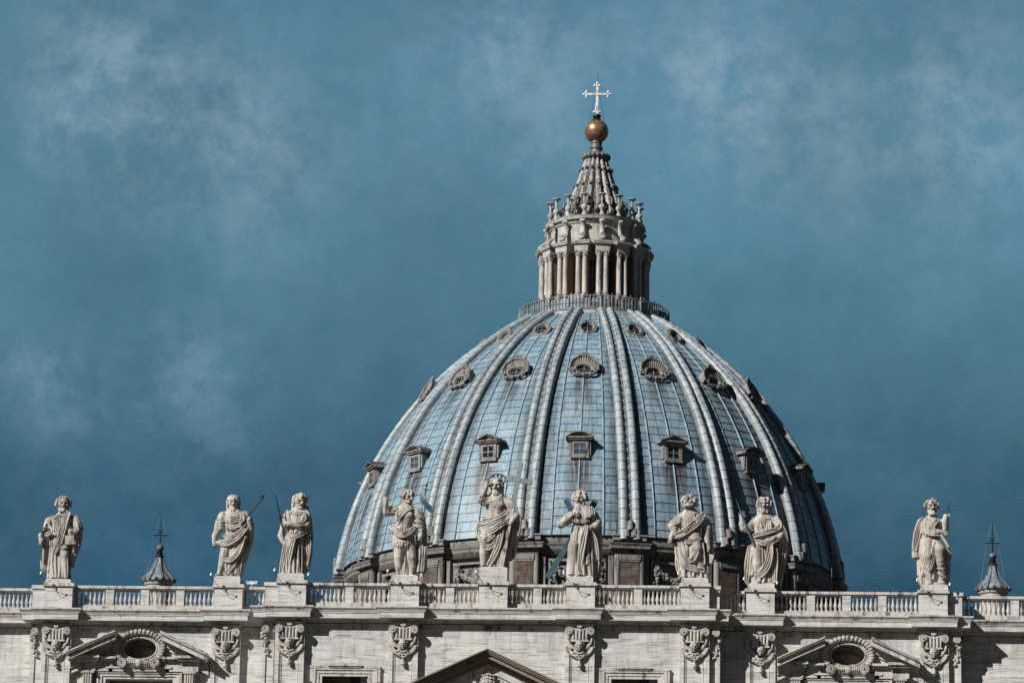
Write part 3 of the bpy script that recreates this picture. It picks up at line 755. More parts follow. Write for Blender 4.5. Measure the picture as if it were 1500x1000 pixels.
# side windows: broken pediment round a shell-framed oval
def ell_pts(cx, cz, a, b, n=48): return [(cx + a * math.cos(2 * math.pi * k / n), cz + b * math.sin(2 * math.pi * k / n)) for k in range(n)]
for e in (-1, 1):
    cx = e * 26.52; s = S2
    w = MB().box(cx - 3.4, cx + 3.4, s + 2.2, s + 2.3, 38, 47.2).build('window', 'interior', fac)
    # oval eye
    cz = 45.82; n = 56; m = MB(); A = ell_pts(cx, cz, 1.40, .90, n)
    rect = []
    for (x, z) in A:
        dx, dz = x - cx, z - cz; t = min(2.1 / max(abs(dx), 1e-6), 1.22 / max(abs(dz), 1e-6)); rect.append((cx + dx * t, cz + dz * t))
    vs = [(x, s + .18, z) for x, z in A] + [(x, s + .18, z) for x, z in rect] + [(x, s + 1.6, z) for x, z in A] + [(x, s + .7, z) for x, z in rect]
    fs = []
    for k in range(n):
        j = (k + 1) % n; fs += [(k, n + k, n + j, j), (k, j, 2 * n + j, 2 * n + k), (n + k, 3 * n + k, 3 * n + j, n + j)]
    m.add(vs, fs); m.build('oval_reveal', 'carved_stone', w)
    b = MB().box(cx - 1.6, cx + 1.6, s + 1.601, s + 1.7, 44.6, 47.0); b.build('niche_back', 'interior', w)
    arc = MB(); arc.tube([(cx + 1.25 * math.cos(t), s + 1.5, cz - .55 + .95 * math.sin(t)) for t in [math.pi * i / 20 for i in range(21)]], .09, 6); arc.build('arch_rib', 'brown_stone', w, smooth=True)
    MB().box(cx - 1.2, cx + 1.2, s + .5, s + 1.55, cz - .95, cz - .62).build('sill', 'trim_stone', w)
    r = MB(); r.tube([(x, s + .12, z) for x, z in ell_pts(cx, cz, 1.46, .96, 56)], .13, 8, True); r.tube([(x, s + .02, z) for x, z in ell_pts(cx, cz, 1.30, .83, 56)], .07, 8, True)
    r.build('oval_frame', 'trim_stone', w, smooth=True)
    sh = MB()
    for k in range(25):
        a = R(-32 + k * (244 / 24)); ca, sa = math.cos(a), math.sin(a)
        p0 = (cx + 1.55 * ca, s + .02, cz + 1.03 * sa); p1 = (cx + 1.88 * ca, s - .22, cz + 1.36 * sa)
        sh.tube([p0, ((p0[0] + p1[0]) / 2, s - .16, (p0[2] + p1[2]) / 2), p1, (p1[0] + .05 * ca, s - .1, p1[2] + .05 * sa)], [.10, .16, .17, .10], 8)
    sh.build('shell_border', 'carved_stone', w, smooth=True)
    sc = MB()
    for g in (-1, 1):
        c = (cx + g * 1.28, s - .2, cz - 1.12)
        sc.tube([(q[0], s - .42, q[2]) for q in spiral(c, .36, 2.0, -g)], .075, 6)
        v = MB().lathe([(.0, -.3), (.34, -.3), (.36, .3)], 18); sc.add([(c[0] + p_[0], c[1] + .1 + p_[2], c[2] + p_[1]) for p_ in v.v], v.f)
        for k in range(6):
            t = k / 5; x = cx + g * (1.0 - .78 * t); sc.tube([(x, s - .1, cz - .86 - .06 * t), (x - g * .05, s - .32, cz - 1.12 - .04 * t), (x - g * .1, s - .1, cz - 1.4)], .085, 6)
    sc.sphere((cx, s - .2, cz - 1.14), .3, 10, 8, (1, .7, 1.1))
    sc.build('scroll', 'carved_stone', w, smooth=50)
    # raking cornices
    for g in (-1, 1):
        pd = MB(); cap_ = MB()
        xo, zo, xi, zi = cx + g * 5.25, 45.38, cx + g * 1.72, 46.98
        dx, dz = xi - xo, zi - zo
        def band(mb, t0, t1, y):
            P = [(xo, zo - t1), (xi, zi - t1), (xi, zi - t0), (xo, zo - t0)]
            if g > 0: P = P[::-1]
            mb.prism(P, y, s + .6)
        band(pd, .10, .22, s - 1.35); band(pd, .22, .30, s - 1.22); band(pd, .30, .62, s - 1.12); band(pd, .62, .74, s - .3); band(pd, .74, .92, s - .15); band(pd, .92, 1.12, s - .02); band(pd, 1.12, 1.5, s + .12)
        band(cap_, .0, .10, s - 1.42)
        p_ = pd.build('broken_pediment', 'trim_stone', w); cap_.build('pediment_flashing', 'trim_stone', w)
    for g in (-1, 1):
        en = MB()
        def bx(a, b, y, z0, z1):
            p, q = sorted((cx + g * a, cx + g * b)); en.box(p, q, y, s + .6, z0, z1)
        bx(2.95, 4.85, s - .72, 45.02, 45.22); bx(3.05, 4.75, s - .55, 44.84, 45.02); bx(3.2, 4.6, s - .3, 44.6, 44.84); bx(3.3, 4.5, s - .16, 44.1, 44.6)
        bx(1.75, 2.95, s - .42, 44.98, 45.16); bx(1.85, 2.95, s - .24, 44.82, 44.98); bx(2.0, 3.3, s - .02, 44.1, 44.82)
        en.build('entablature', 'trim_stone', w)
    for g in (-1, 1):
        k_ = MB(); x = cx + g * 3.85
        k_.box(x - .48, x + .48, s - .30, s + .6, 43.92, 44.1); k_.box(x - .38, x + .38, s - .12, s + .6, 41.5, 43.92)
        for q in range(4): k_.tube([(x - .27 + q * .18, s - .14, 41.6), (x - .27 + q * .18, s - .22, 43.0), (x - .27 + q * .18, s - .18, 43.9)], .075, 6)
        k_.build('console', 'carved_stone', w, smooth=40)
    fr = MB()
    for (i, o, y) in ((2.55, 2.8, s + .25), (2.8, 3.05, s + .16), (3.05, 3.25, s + .08)):
        for g in (-1, 1): a, b = sorted((cx + g * i, cx + g * o)); fr.box(a, b, y, s + .6, 38, 43.55 + (o - 2.55) * .8)
        fr.box(cx - i, cx + i, y + .003, s + .6, 43.55 + (i - 2.55) * .8, 43.55 + (o - 2.55) * .8)
    fr.box(cx - 2.3, cx + 2.3, s - .02, s + .6, 44.1, 44.3); fr.box(cx - 2.5, cx + 2.5, s - .10, s + .6, 44.3, 44.46)
    fr.build('frame', 'trim_stone', w)

# centre pediment with the tiara in its tympanum
pd = MB().prism([(-11, 40.2), (11, 40.2), (11, 40.6), (-.05, 45.0), (-11, 40.6)], -.12, .5)
ped = pd.build('pediment', 'travertine', fac)
ap, sl = 45.52, .463
def rake(mb, t0, t1, y, y1=.5):
    for g in (-1, 1):
        P = [(-.05, ap - t0), (-.05 + g * 11, ap - t0 - 11 * sl), (-.05 + g * 11, ap - t1 - 11 * sl), (-.05, ap - t1)]
        mb.prism(P if g < 0 else P[::-1], y, y1)
rk = MB()
for t0, t1, y in ((0, .10, -1.55), (.10, .22, -1.46), (.22, .34, -1.34), (.34, .40, -1.2), (.40, .66, -1.12), (.66, .74, -.72), (.74, .86, -.6), (.86, .98, -.48)): rake(rk, t0, t1, y)
rk.build('raking_cornice', 'brown_stone', ped)
fz = MB(); rake(fz, .98, 1.55, -.28); fz.build('raking_frieze', 'trim_stone', ped)
ti = MB()
prof = [(.62, 0), (.66, .12), (.62, .16), (.6, .3), (.64, .34), (.58, .42), (.55, .58), (.58, .62), (.5, .70), (.44, .84), (.46, .88), (.34, 1.0), (.2, 1.1), (.1, 1.16), (.0, 1.18)]
ti.lathe(prof, 18, (-.02, -.35, 42.72)); ti.sphere((-.02, -.35, 43.98), .11, 8, 6); ti.box(-.06, .02, -.37, -.33, 44.05, 44.25)
for zz in (.14, .36, .62, .88):
    for k in range(14):
        a = 2 * math.pi * k / 14; r = .66 - .2 * zz; ti.sphere((-.02 + r * math.sin(a), -.35 - r * math.cos(a), 42.78 + zz), .075, 6, 5)
for g in (-1, 1):
    ti.tube([(g * .5, -.4, 42.9), (g * 1.1, -.4, 43.0), (g * 1.5, -.35, 42.7)], [.16, .2, .12], 8)
    ti.sphere((g * 1.0, -.4, 43.12), .16, 8, 6)
ti.build('tiara_relief', 'carved_stone', ped, smooth=50)
# main order under the attic (below the picture)
MB().box(-60, 60, S5 - .6, S5 + .6, 34.5, 36.8).build('main_entablature', 'trim_stone', fac)
MB().box(-34.9, 34.9, S2 - .8, S5 - .602, 34.52, 36.82).build('main_entablature', 'trim_stone', fac)
MB().box(-17, 17, S0 - .9, S2 - .802, 34.54, 36.84).build('main_entablature', 'trim_stone', fac)
# ------------------------------------------------------------------ balustrade runs, pedestals, lamps
bal_me = None
def baluster(parent, x):
    global bal_me
    if bal_me is None:
        m = MB(); m.box(-.13, .13, -.13, .13, 0, .10)
        m.lathe([(.10, .10), (.11, .14), (.075, .19), (.10, .27), (.135, .40), (.13, .52), (.09, .68), (.062, .84), (.06, .92), (.09, .95), (.06, .99), (.085, 1.05), (.11, 1.10)], 12)
        m.box(-.125, .125, -.125, .125, 1.10, 1.215)
        o = m.build('baluster', 'baluster_stone', parent, smooth=35); bal_me = o.data
    else:
        o = bpy.data.objects.new('baluster', bal_me); COL.objects.link(o); o.parent = parent
    o.location = (x, 0, .42)
def balustrade(x0, x1, s, piers, label):
    t = thing('balustrade', label, 'balustrade', ((x0 + x1) / 2, s + 1.0, 48.79), 'runs of stone balustrade along the roof edge')
    ox = (x0 + x1) / 2; a, b = x0 - ox, x1 - ox
    MB().box(a, b, -.30, .30, .0, .42).build('plinth', 'trim_stone', t)
    m = MB().box(a, b, -.24, .24, 1.635, 1.72); m.box(a, b, -.32, .32, 1.72, 1.92); m.build('handrail', 'trim_stone', t)
    edges = [a]
    for p in piers:
        p -= ox; MB().box(p - .31, p + .31, -.22, .22, .42, 1.635).build('pier', 'travertine', t); edges += [p - .31, p + .31]
    edges.append(b)
    for u, v in zip(edges[0::2], edges[1::2]):
        n = max(1, int(round((v - u) / .335))); st = (v - u) / n
        for k in range(n): baluster(t, u + st * (k + .5))
PED = [(-32.92, S2, 0), (-19.98, S2, .28), (-14.91, S0, .38), (-6.43, S0, .22), (.18, S0, 1.0), (6.69, S0, .30), (15.18, S0, .24), (20.02, S2, .24), (32.84, S2, .28)]
WHO = ['the curly-haired man with a book', 'the helmeted spear bearer', 'the man with an upright sword', 'the bare-chested man in fur', 'the haloed man with a tall cross',
       'the old man before a diagonal cross', 'the wild-haired man looking up', 'the long-haired man with a thin rod', 'the cloaked man with a raised knee']
def mids(a, b, n): return [a + (b - a) * (k + 1) / (n + 1) for k in range(n)]
L_ = ['end run of stone balustrade left of the man with book and cross, set back', 'long stone balustrade run right of the man with book and cross, three piers', 'short stone balustrade run between the spear bearer and the swordsman',
      'stone balustrade run between the swordsman and the man in a fur skirt', 'stone balustrade run left of the haloed man with the tall cross', 'stone balustrade run between the haloed man and the diagonal cross',
      'stone balustrade run between the diagonal cross and the wild-haired statue', 'short shaded stone balustrade run right of the wild-haired statue', 'long stone balustrade run left of the cloaked man with raised knee, three piers',
      'end run of stone balustrade right of the cloaked man with raised knee, set back']
X = [p[0] for p in PED]
balustrade(-58, -34.6, S5, [-56, -52.5, -49, -45.5, -42, -38.6, -35.0], L_[0])
balustrade(X[0] + 1.1, X[1] - 1.1, S2, mids(X[0] + 1.1, X[1] - 1.1, 3), L_[1])
balustrade(X[1] + 1.1, -16.3, S2, [], L_[2])
balustrade(X[2] + 1.06, X[3] - 1.1, S0, mids(X[2] + 1.1, X[3] - 1.1, 1), L_[3])
balustrade(X[3] + 1.1, X[4] - 1.06, S0, mids(X[3] + 1.1, X[4] - 1.1, 1), L_[4])
balustrade(X[4] + 1.06, X[5] - 1.05, S0, mids(X[4] + 1.1, X[5] - 1.1, 1), L_[5])
balustrade(X[5] + 1.05, X[6] - 1.05, S0, mids(X[5] + 1.1, X[6] - 1.1, 1), L_[6])
balustrade(16.3, X[7] - 1.1, S2, [], L_[7])
balustrade(X[7] + 1.1, X[8] - 1.1, S2, mids(X[7] + 1.1, X[8] - 1.1, 3), L_[8])
balustrade(34.6, 58, S5, [39.0, 42.4, 46, 49.5, 53, 56.5], L_[9])

for (x, s, ex), who in zip(PED, WHO):
    t = thing('statue_pedestal', 'plain stone pedestal under ' + who, 'pedestal', (x, s + .95, 48.79), 'pedestals along the balustrade')
    MB().box(-1.06, 1.06, -.95, .95, 0, 1.66).build('die', 'travertine', t)
    m = MB().box(-1.10, 1.10, -.99, .99, 1.66, 1.72); m.box(-1.2, 1.2, -1.09, 1.09, 1.72, 1.86); m.box(-1.16, 1.16, -1.05, 1.05, 1.86, 1.98); m.build('cap', 'trim_stone', t)
# blocks that tie the outer pedestals to the set-back corners
for x0, x1, s in ((-17.0, -16.0, S0), (16.25, 17.0, S0), (-35.0, -34.05, S2), (33.95, 35.0, S2)):
    m = MB().box(x0, x1, s + .55, s + 3.0, 48.79, 50.40); m.box(x0 - .08, x1 + .08, s + .45, s + 3.0, 50.40, 50.68)
    tag(m.build('corner_block', 'travertine'), {-17.0: 'square stone corner block left of the swordsman', 16.25: 'square stone corner block right of the wild-haired statue', -35.0: 'square stone corner block left of the statue with book and cross', 33.95: 'square stone corner block right of the cloaked statue with raised knee'}[x0], 'stone block', 'corner blocks of the balustrade')

def lamp(x, y, z, dx, dy, dz, label):
    t = thing('floodlight', label, 'floodlight', (x, y, z), 'floodlights on arms at the statue pedestals')
    MB().tube([(0, 0, 0), (dx * .35, dy * .4, dz * .12), (dx * .7, dy * .75, dz * .45), (dx, dy, dz)], .019, 6).build('arm', 'dark_iron', t)
    MB().box(-.05, .05, -.04, .03, -.07, .07).build('mount_plate', 'dark_iron', t)
    m = MB().lathe([(.03, -.1), (.07, -.02), (.10, .12), (.09, .15)], 10); m.sphere((0, 0, .11), .07, 8, 6)
    h = m.build('lamp_head', 'lamp_metal', t, smooth=50, loc=(dx, dy, dz + .1)); h.rotation_euler = (-.5, .35, 0)
for (x, s, ex), who in zip(PED, WHO):
    lamp(x + .62, s + .0, 49.85, -1.85, -1.0, 1.35, 'floodlight on a thin bent arm below ' + who)
for i, z in ((2, 0), (3, 0), (7, 0), (8, 0)):
    x, s, ex = PED[i]; lamp(x + 1.1, s + .1, 50.3, .12, -.25, .75, 'small upright floodlight at the right foot of ' + WHO[i])
cm = thing('security_camera', 'white security camera on the handrail between the spear bearer and the swordsman', 'camera', (-18.35, S2 + 1.0, 50.71))
MB().tube([(0, 0, 0), (0, 0, .22)], .05, 8).build('stand', 'white_metal', cm)
b = MB().box(-.42, .38, -.11, .11, .24, .44); b.build('housing', 'white_metal', cm); MB().box(-.5, .45, -.14, .14, .44, .48).build('sun_shield', 'white_metal', cm); MB().lathe([(.07, 0), (.07, .05)], 10).build('lens', 'dark_glass', cm, loc=(-.47, 0, .34)).rotation_euler = (0, R(90), 0)
rod = thing('lightning_rod', 'thin metal rod standing on the roof edge before the right side of the dome', 'lightning rod', (25.4, 6.5, 48.6))
MB().tube([(0, 0, 0), (0, 0, 4.6)], [.05, .022], 6).build('rod', 'rail_metal', rod); MB().box(-.2, .2, -.2, .2, 0, .1).build('foot', 'dark_iron', rod)
# ------------------------------------------------------------------ dome
DC = (0, 150, 48)
dome = thing('dome', 'great ribbed lead dome with three rows of dormer windows rising behind the statues', 'dome', DC)
def rs(z): return math.sqrt(42.0 ** 2 - (z - 72) ** 2) - 12.8
def rsl(z): return -(z - 72) / math.sqrt(42.0 ** 2 - (z - 72) ** 2)
def Z(z): return z - DC[2]
def pol(th, r, z): return (r * math.sin(th), -r * math.cos(th), z - DC[2])
ZB, ZT = 78.0, 108.1
# rows of equal height along the curve
zs = [ZB]; acc = 0; tab = [(0, ZB)]; z = ZB
while z < ZT:
    z2 = z + .02; acc += math.hypot(.02, rs(z2) - rs(z)); z = z2; tab.append((acc, z))
LEN = acc
def z_at(sv):
    lo, hi = 0, len(tab) - 1
    sv = min(max(sv, 0), LEN)
    while hi - lo > 1:
        m = (lo + hi) // 2
        if tab[m][0] <= sv: lo = m
        else: hi = m
    a, b = tab[lo], tab[hi]; return a[1] + (b[1] - a[1]) * (sv - a[0]) / max(b[0] - a[0], 1e-9)
ROW = 1.08; LAP = .05
shell = MB(); rg = random.Random(3); NC = 64
for c in range(NC):
    a0 = 2 * math.pi * c / NC; n = 4; o = rg.uniform(0, 1); sv = 0; row = 0
    cuts = [0.0]; t = ROW * (1 - o)
    while t < LEN - .1: cuts.append(t); t += ROW * rg.uniform(.93, 1.07)
    cuts.append(LEN)
    for k in range(len(cuts) - 1):
        zb, zt = z_at(cuts[k]), z_at(cuts[k + 1]); wob = rg.uniform(-.012, .012)
        vs = []; uv = []
        for (zz, lift) in ((zb, 0.0), (zb, LAP + wob), (zt, 0.0)):
            sl = rsl(zz); nr, nz = 1 / math.hypot(1, sl), -sl / math.hypot(1, sl)
            for i in range(n + 1):
                th = a0 + 2 * math.pi / NC * i / n; vs.append(pol(th, rs(zz) + nr * lift, zz + nz * lift))
        fs = []; us = []
        for r_ in range(2):
            for i in range(n):
                fs.append((r_ * (n + 1) + i, r_ * (n + 1) + i + 1, (r_ + 1) * (n + 1) + i + 1, (r_ + 1) * (n + 1) + i))
                v0, v1 = (k + .0, k + .005) if r_ == 0 else (k + .005, k + .995)
                us.append(((c + i / n, v0), (c + (i + 1) / n, v0), (c + (i + 1) / n, v1), (c + i / n, v1)))
        shell.add(vs, fs, us)
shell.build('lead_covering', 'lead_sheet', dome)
MB().lathe([(rs(zz) - .25, Z(zz)) for zz in [76, 78, 84, 90, 96, 102, 106, 108.3]], 64).build('shell', 'drum_stone', dome, smooth=True)
# standing seams: three in each bay
def merid(th, z0, z1, n, lift): return [pol(th, rs(zz) + lift * 1 / math.hypot(1, rsl(zz)), zz - lift * rsl(zz) / math.hypot(1, rsl(zz))) for zz in [z0 + (z1 - z0) * i / n for i in range(n + 1)]]
seam0 = None
for b in range(16):
    for j in (-1, 0, 1):
        th = 2 * math.pi * b / 16 + j * 2 * math.pi / 64
        if seam0 is None: seam0 = MB().tube(merid(0, ZB - .05, 107.6, 26, .07), .095, 6).build('standing_seam', 'seam_lead', dome, smooth=True); seam0.rotation_euler = (0, 0, th)
        else: dup(seam0, dome, th)
# ribs: two rolls and a channel, laid in lapped sheets
def rib_mb():
    m = MB(); RR = 1.15; k = 0; sv = -.6; st = MB()
    xs = []
    def sect(w, h):
        p = [(-w, -.3), (-w, h * .45), (-w + .04, h * .62)]
        rr = w * .36; c = -w + .06 + rr
        for i in range(7): a = math.pi - math.pi * i / 6; p.append((c + rr * math.cos(a), h * .62 + rr * .82 * math.sin(a)))
        p += [(c + rr + .02, h * .52), (-.03, h * .50)]
        return p + [(-x, y) for x, y in reversed(p)]
    while sv < LEN - .05:
        s1 = min(sv + RR, LEN); out = []
        for (s_, lift) in ((sv, .0), (sv, .045), (s1, .0)):
            zz = z_at(s_) if s_ >= 0 else ZB + s_; q = max(0, s_) / LEN
            w = 1.22 - .32 * q; h = .82 - .22 * q; sl = rsl(max(zz, ZB)); nr, nz = 1 / math.hypot(1, sl), -sl / math.hypot(1, sl)
            r0 = rs(max(zz, ZB - 1))
            out.append([(x, -(r0 + nr * (y + lift)), Z(zz) + nz * (y + lift)) for x, y in sect(w, h)])
        N = len(out[0]); vs = [v for o in out for v in o]; fs = []; us = []
        for r_ in range(2):
            for i in range(N - 1):
                fs.append((r_ * N + i, r_ * N + i + 1, (r_ + 1) * N + i + 1, (r_ + 1) * N + i))
                v0, v1 = (k, k + .005) if r_ == 0 else (k + .005, k + .995)
                u0, u1 = 3 * i / (N - 1), 3 * (i + 1) / (N - 1); us.append(((u0, v0), (u1, v0), (u1, v1), (u0, v1)))
        m.add(vs, fs, us)
        sm = sv + .5
        if sm > 0:
            zz = z_at(sm); q = sm / LEN; h = (.78 - .22 * q) * .52; sl = rsl(zz); nr, nz = 1 / math.hypot(1, sl), -sl / math.hypot(1, sl)
            r0 = rs(zz) + nr * h; z0 = Z(zz) + nz * h
            st.add([(x, -(r0 + nr * y - nz * t * 0 + (-sl * 0)), z0 + nz * y + t) for t in (-.11, .11) for y in (-.05, .10) for x in (-.10, .10)],
                   [(0, 2, 3, 1), (4, 5, 7, 6), (0, 1, 5, 4), (2, 6, 7, 3), (0, 4, 6, 2), (1, 3, 7, 5)])
        sv = s1; k += 1
    m.merge(st); return m
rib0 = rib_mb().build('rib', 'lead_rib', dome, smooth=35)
mt = MB()
for x, zz, h in ((-.42, 77.75, 1.0), (.42, 77.75, 1.0), (0, 78.55, 1.15)):
    mt.lathe([(.40, 0), (.43, .08), (.38, .14), (.38, h - .45), (.34, h - .2), (.2, h - .04), (.0, h)], 12, (x, -(rs(78) + .62), Z(zz)))
sub(mt.build('mount_ornament', 'dormer_stone', rib0, smooth=45), rib0)
for b in range(16):
    th = 2 * math.pi * (b + .5) / 16
    if b == 0: rib0.rotation_euler = (0, 0, th)
    else: dup(rib0, dome, th)

# low dormers: square windows under alternating pediments
def low_dormer(seg):
    zc = 88.2; r0 = rs(87.0) + .26; m = MB()
    y = -r0
    fr = MB()
    fr.box(-.98, -.62, y, y + 3.2, Z(87.15), Z(89.0)); fr.box(.62, .98, y, y + 3.2, Z(87.15), Z(89.0))
    fr.box(-.62, .62, y + .002, y + 3.2, Z(88.62), Z(89.0)); fr.box(-1.05, 1.05, y - .12, y + 1.2, Z(86.95), Z(87.15)); fr.box(-.62, .62, y + .003, y + 3.2, Z(87.12), Z(87.42))
    fr.box(-1.2, -.98, y + .12, y + 3.0, Z(87.3), Z(88.8)); fr.box(.98, 1.2, y + .12, y + 3.0, Z(87.3), Z(88.8))
    d = fr.build('dormer', 'dormer_stone', dome)
    p = MB(); p.box(-1.32, 1.32, y - .22, y + 3.6, Z(89.0), Z(89.18)); p.box(-1.5, 1.5, y - .36, y + 3.6, Z(89.18), Z(89.32))
    if seg:
        A = [(-1.55 + 3.1 * i / 12, Z(89.32) + .62 * (1 - ((i - 6) / 6) ** 2)) for i in range(13)]
        for t, yy in ((.0, -.45), (.13, -.3)):
            P = [(x * (1 - t * .05), z - t) for x, z in A]; Q = [(x, z - .14) for x, z in P]
            for i in range(12): p.prism([Q[i], Q[i + 1], P[i + 1], P[i]], y + yy, y + 4.6)
        p.prism([(-1.3, Z(89.32))] + [(1.3, Z(89.32))] + [(x * .85, z - .26) for x, z in reversed(A[1:-1])], y - .05, y + 4.2)
    else:
        for t, yy in ((.0, -.45), (.14, -.3)):
            for g in (-1, 1):
                P = [(0, Z(90.0) - t), (g * 1.6, Z(89.36) - t * .9), (g * 1.6, Z(89.22) - t * .9), (0, Z(89.86) - t)]; p.prism(P if g < 0 else P[::-1], y + yy, y + 4.6)
        p.prism([(-1.3, Z(89.32)), (1.3, Z(89.32)), (0, Z(89.8))], y - .05, y + 4.2)
    sub(p.build('pediment', 'dormer_stone', d), d)
    sub(MB().box(-.62, .62, y + .08, y + .11, Z(87.2), Z(88.62)).build('pane', 'blue_glass' if seg else 'dark_glass', d), d)
    g = MB(); g.box(-.04, .04, y + .03, y + .07, Z(87.2), Z(88.62)); g.box(-.62, .62, y + .035, y + .065, Z(87.97), Z(88.05)); sub(g.build('glazing_bar', 'rail_metal', d), d)
    return d
ds = {True: low_dormer(True), False: low_dormer(False)}
ds[False].rotation_euler = (0, 0, 2 * math.pi / 16)
for b in range(2, 16): dup(ds[b % 2 == 0], dome, 2 * math.pi * b / 16)
# shell-hooded eyes of the middle row
def tilt_frame(zc, elev, lift):
    sl = rsl(zc); r0 = rs(zc); e = R(elev)
    def T(x, u, d):    # u up in the plane, d outward
        return (x, -(r0 + lift + d * math.cos(e) - u * math.sin(e)), Z(zc) + u * math.cos(e) + d * math.sin(e))
    return T
T = tilt_frame(98.5, 24, .28)
m = MB(); m.tube([T(1.0 * math.cos(a), .66 * math.sin(a) - .1, .25) for a in [2 * math.pi * i / 28 for i in range(28)]], .17, 8, True)
m.tube([T(.88 * math.cos(a), .55 * math.sin(a) - .1, .12) for a in [2 * math.pi * i / 28 for i in range(28)]], .12, 8, True)
eye = m.build('eye_window', 'dormer_stone', dome, smooth=True)
h = MB(); N = 18; rowsh = 7; vs = []; fs = []
for i in range(N * 2 + 1):
    a = math.pi * (-.06 + 1.12 * i / (N * 2)); fl = .0 if i % 2 else .12
    for j in range(rowsh):
        t = j / (rowsh - 1); rr = 1 + .72 * t
        vs.append(T(1.0 * rr * math.cos(a) * (1 - .06 * t), (.72 + .95 * t) * math.sin(a) - .05, .12 + .34 * math.sin(t * 1.5) - fl * (.3 + t)))
for i in range(N * 2):
    for j in range(rowsh - 1):
        k = i * rowsh + j; fs.append((k, k + rowsh, k + rowsh + 1, k + 1))
h.add(vs, fs)
h.tube([T(1.62 * math.cos(a), 1.69 * math.sin(a) - .05, .45) for a in [math.pi * (-.06 + 1.12 * i / 24) for i in range(25)]], .13, 8)
# back of the hood, down to the roof
vs = []; fs = []
for i in range(25):
    a = math.pi * (-.06 + 1.12 * i / 24)
    vs += [T(1.66 * math.cos(a), 1.73 * math.sin(a) - .05, .42), T(1.3 * math.cos(a), 1.7 * math.sin(a) - .05, -2.2)]
for i in range(24): fs.append((2 * i, 2 * i + 2, 2 * i + 3, 2 * i + 1))
h.add(vs, fs)
for k in range(5): h.sphere(T(-.34 + .17 * k, 1.78 + (.2 if k in (1, 2, 3) else .02), .42), .17, 8, 6)
sub(h.build('shell_hood', 'dormer_stone', eye, smooth=50), eye)
sc = MB()
for g in (-1, 1):
    sc.tube([T(g * (1.35 + .34 * math.cos(t) * (1 - t / 9)), -.42 + .34 * math.sin(t) * (1 - t / 9), .5) for t in [i * .5 for i in range(15)]], .12, 6)
    sc.tube([T(g * 1.3, -.75, .4), T(g * .95, -1.0, .45), T(g * .5, -.92, .5), T(g * .25, -1.08, .5)], [.16, .2, .17, .13], 8)
    sc.sphere(T(g * .75, -1.05, .45), .2, 8, 6)
sc.sphere(T(0, -1.1, .5), .24, 8, 6)
sub(sc.build('scroll', 'dormer_stone', eye, smooth=50), eye)
m = MB(); m.add([T(.9 * math.cos(2 * math.pi * i / 28), .58 * math.sin(2 * math.pi * i / 28) - .1, .05) for i in range(28)], [tuple(range(28))]); sub(m.build('pane', 'dark_glass', eye), eye)
m = MB(); m.tube([T(0, -.65, .1), T(0, .45, .1)], .04, 5); m.tube([T(-.85, -.1, .1), T(.85, -.1, .1)], .04, 5); sub(m.build('glazing_bar', 'rail_metal', eye), eye)
for b in range(1, 16): dup(eye, dome, 2 * math.pi * b / 16)
# round eyes of the top row
T = tilt_frame(104.8, 30, .28)
m = MB()
for rr, d, tb in ((.98, .12, .17), (.80, .26, .12), (.68, .10, .1)): m.tube([T(rr * math.cos(a), rr * math.sin(a), d) for a in [2 * math.pi * i / 28 for i in range(28)]], tb, 8, True)
vs = [T(1.05 * math.cos(2 * math.pi * i / 28), 1.05 * math.sin(2 * math.pi * i / 28), d) for d in (.15, -2.4) for i in range(28)]
m.add(vs, [(i, 28 + i, 28 + (i + 1) % 28, (i + 1) % 28) for i in range(28)])
ok = m.build('round_window', 'dormer_stone', dome, smooth=50)
m = MB(); m.add([T(.7 * math.cos(2 * math.pi * i / 28), .7 * math.sin(2 * math.pi * i / 28), .04) for i in range(28)], [tuple(range(28))]); sub(m.build('pane', 'dark_glass', ok), ok)
m = MB(); m.tube([T(0, -.7, .1), T(0, .7, .1)], .035, 5); m.tube([T(-.7, -.05, .1), T(.7, -.05, .1)], .035, 5); sub(m.build('glazing_bar', 'rail_metal', ok), ok)
for b in range(1, 16): dup(ok, dome, 2 * math.pi * b / 16)

# foot of the dome: cornice broken forward under each rib, brick attic with piers and garlands
def ring_path(r0, jut, hw):
    """plan of the attic cornice: arcs at r0 with square breaks of depth jut at the ribs"""
    P = []
    for b in range(16):
        t = 2 * math.pi * (b + .5) / 16; d = hw / r0
        prev = 2 * math.pi * (b - .5) / 16 + d
        for i in range(1, 8): a = prev + (t - d - prev) * i / 8; P.append((a, r0))
        P += [(t - d, r0), (t - d * r0 / (r0 + jut), r0 + jut), (t + d * r0 / (r0 + jut), r0 + jut), (t + d, r0)]
    return P
def ring_sweep(mb, plan_of, prof):
    rings = []
    for o, z in prof: rings.append([pol(a, r, z) for a, r in plan_of(o)])
    n = len(rings[0]); vs = [v for r in rings for v in r]; fs = []
    for k in range(len(rings) - 1):
        for i in range(n): j = (i + 1) % n; fs.append((k * n + i, k * n + j, (k + 1) * n + j, (k + 1) * n + i))
    mb.add(vs, fs)
cr_ = MB()
ring_sweep(cr_, lambda o: ring_path(28.0 + o, 1.05, 1.4 + o), [(.0, 75.9), (.10, 75.95), (.16, 76.15), (.16, 76.4), (.72, 76.5), (.75, 76.75), (.9, 76.98), (.93, 77.08), (.2, 77.22), (.05, 77.3), (.4, 77.42), (.4, 77.85), (.55, 77.9), (.5, 78.05), (-.9, 78.12)])
cr_.build('attic_cornice', 'drum_stone', dome)
MB().lathe([(27.9, Z(48)), (27.9, Z(76.0))], 96, caps=False).build('attic_wall', 'brick', dome)
pr = MB()
ring_sweep(pr, lambda o: ring_path(28.02 + o, 1.0, 1.3 + o), [(0, 68), (0, 75.92)])
pr.build('attic_frame', 'drum_stone', dome)
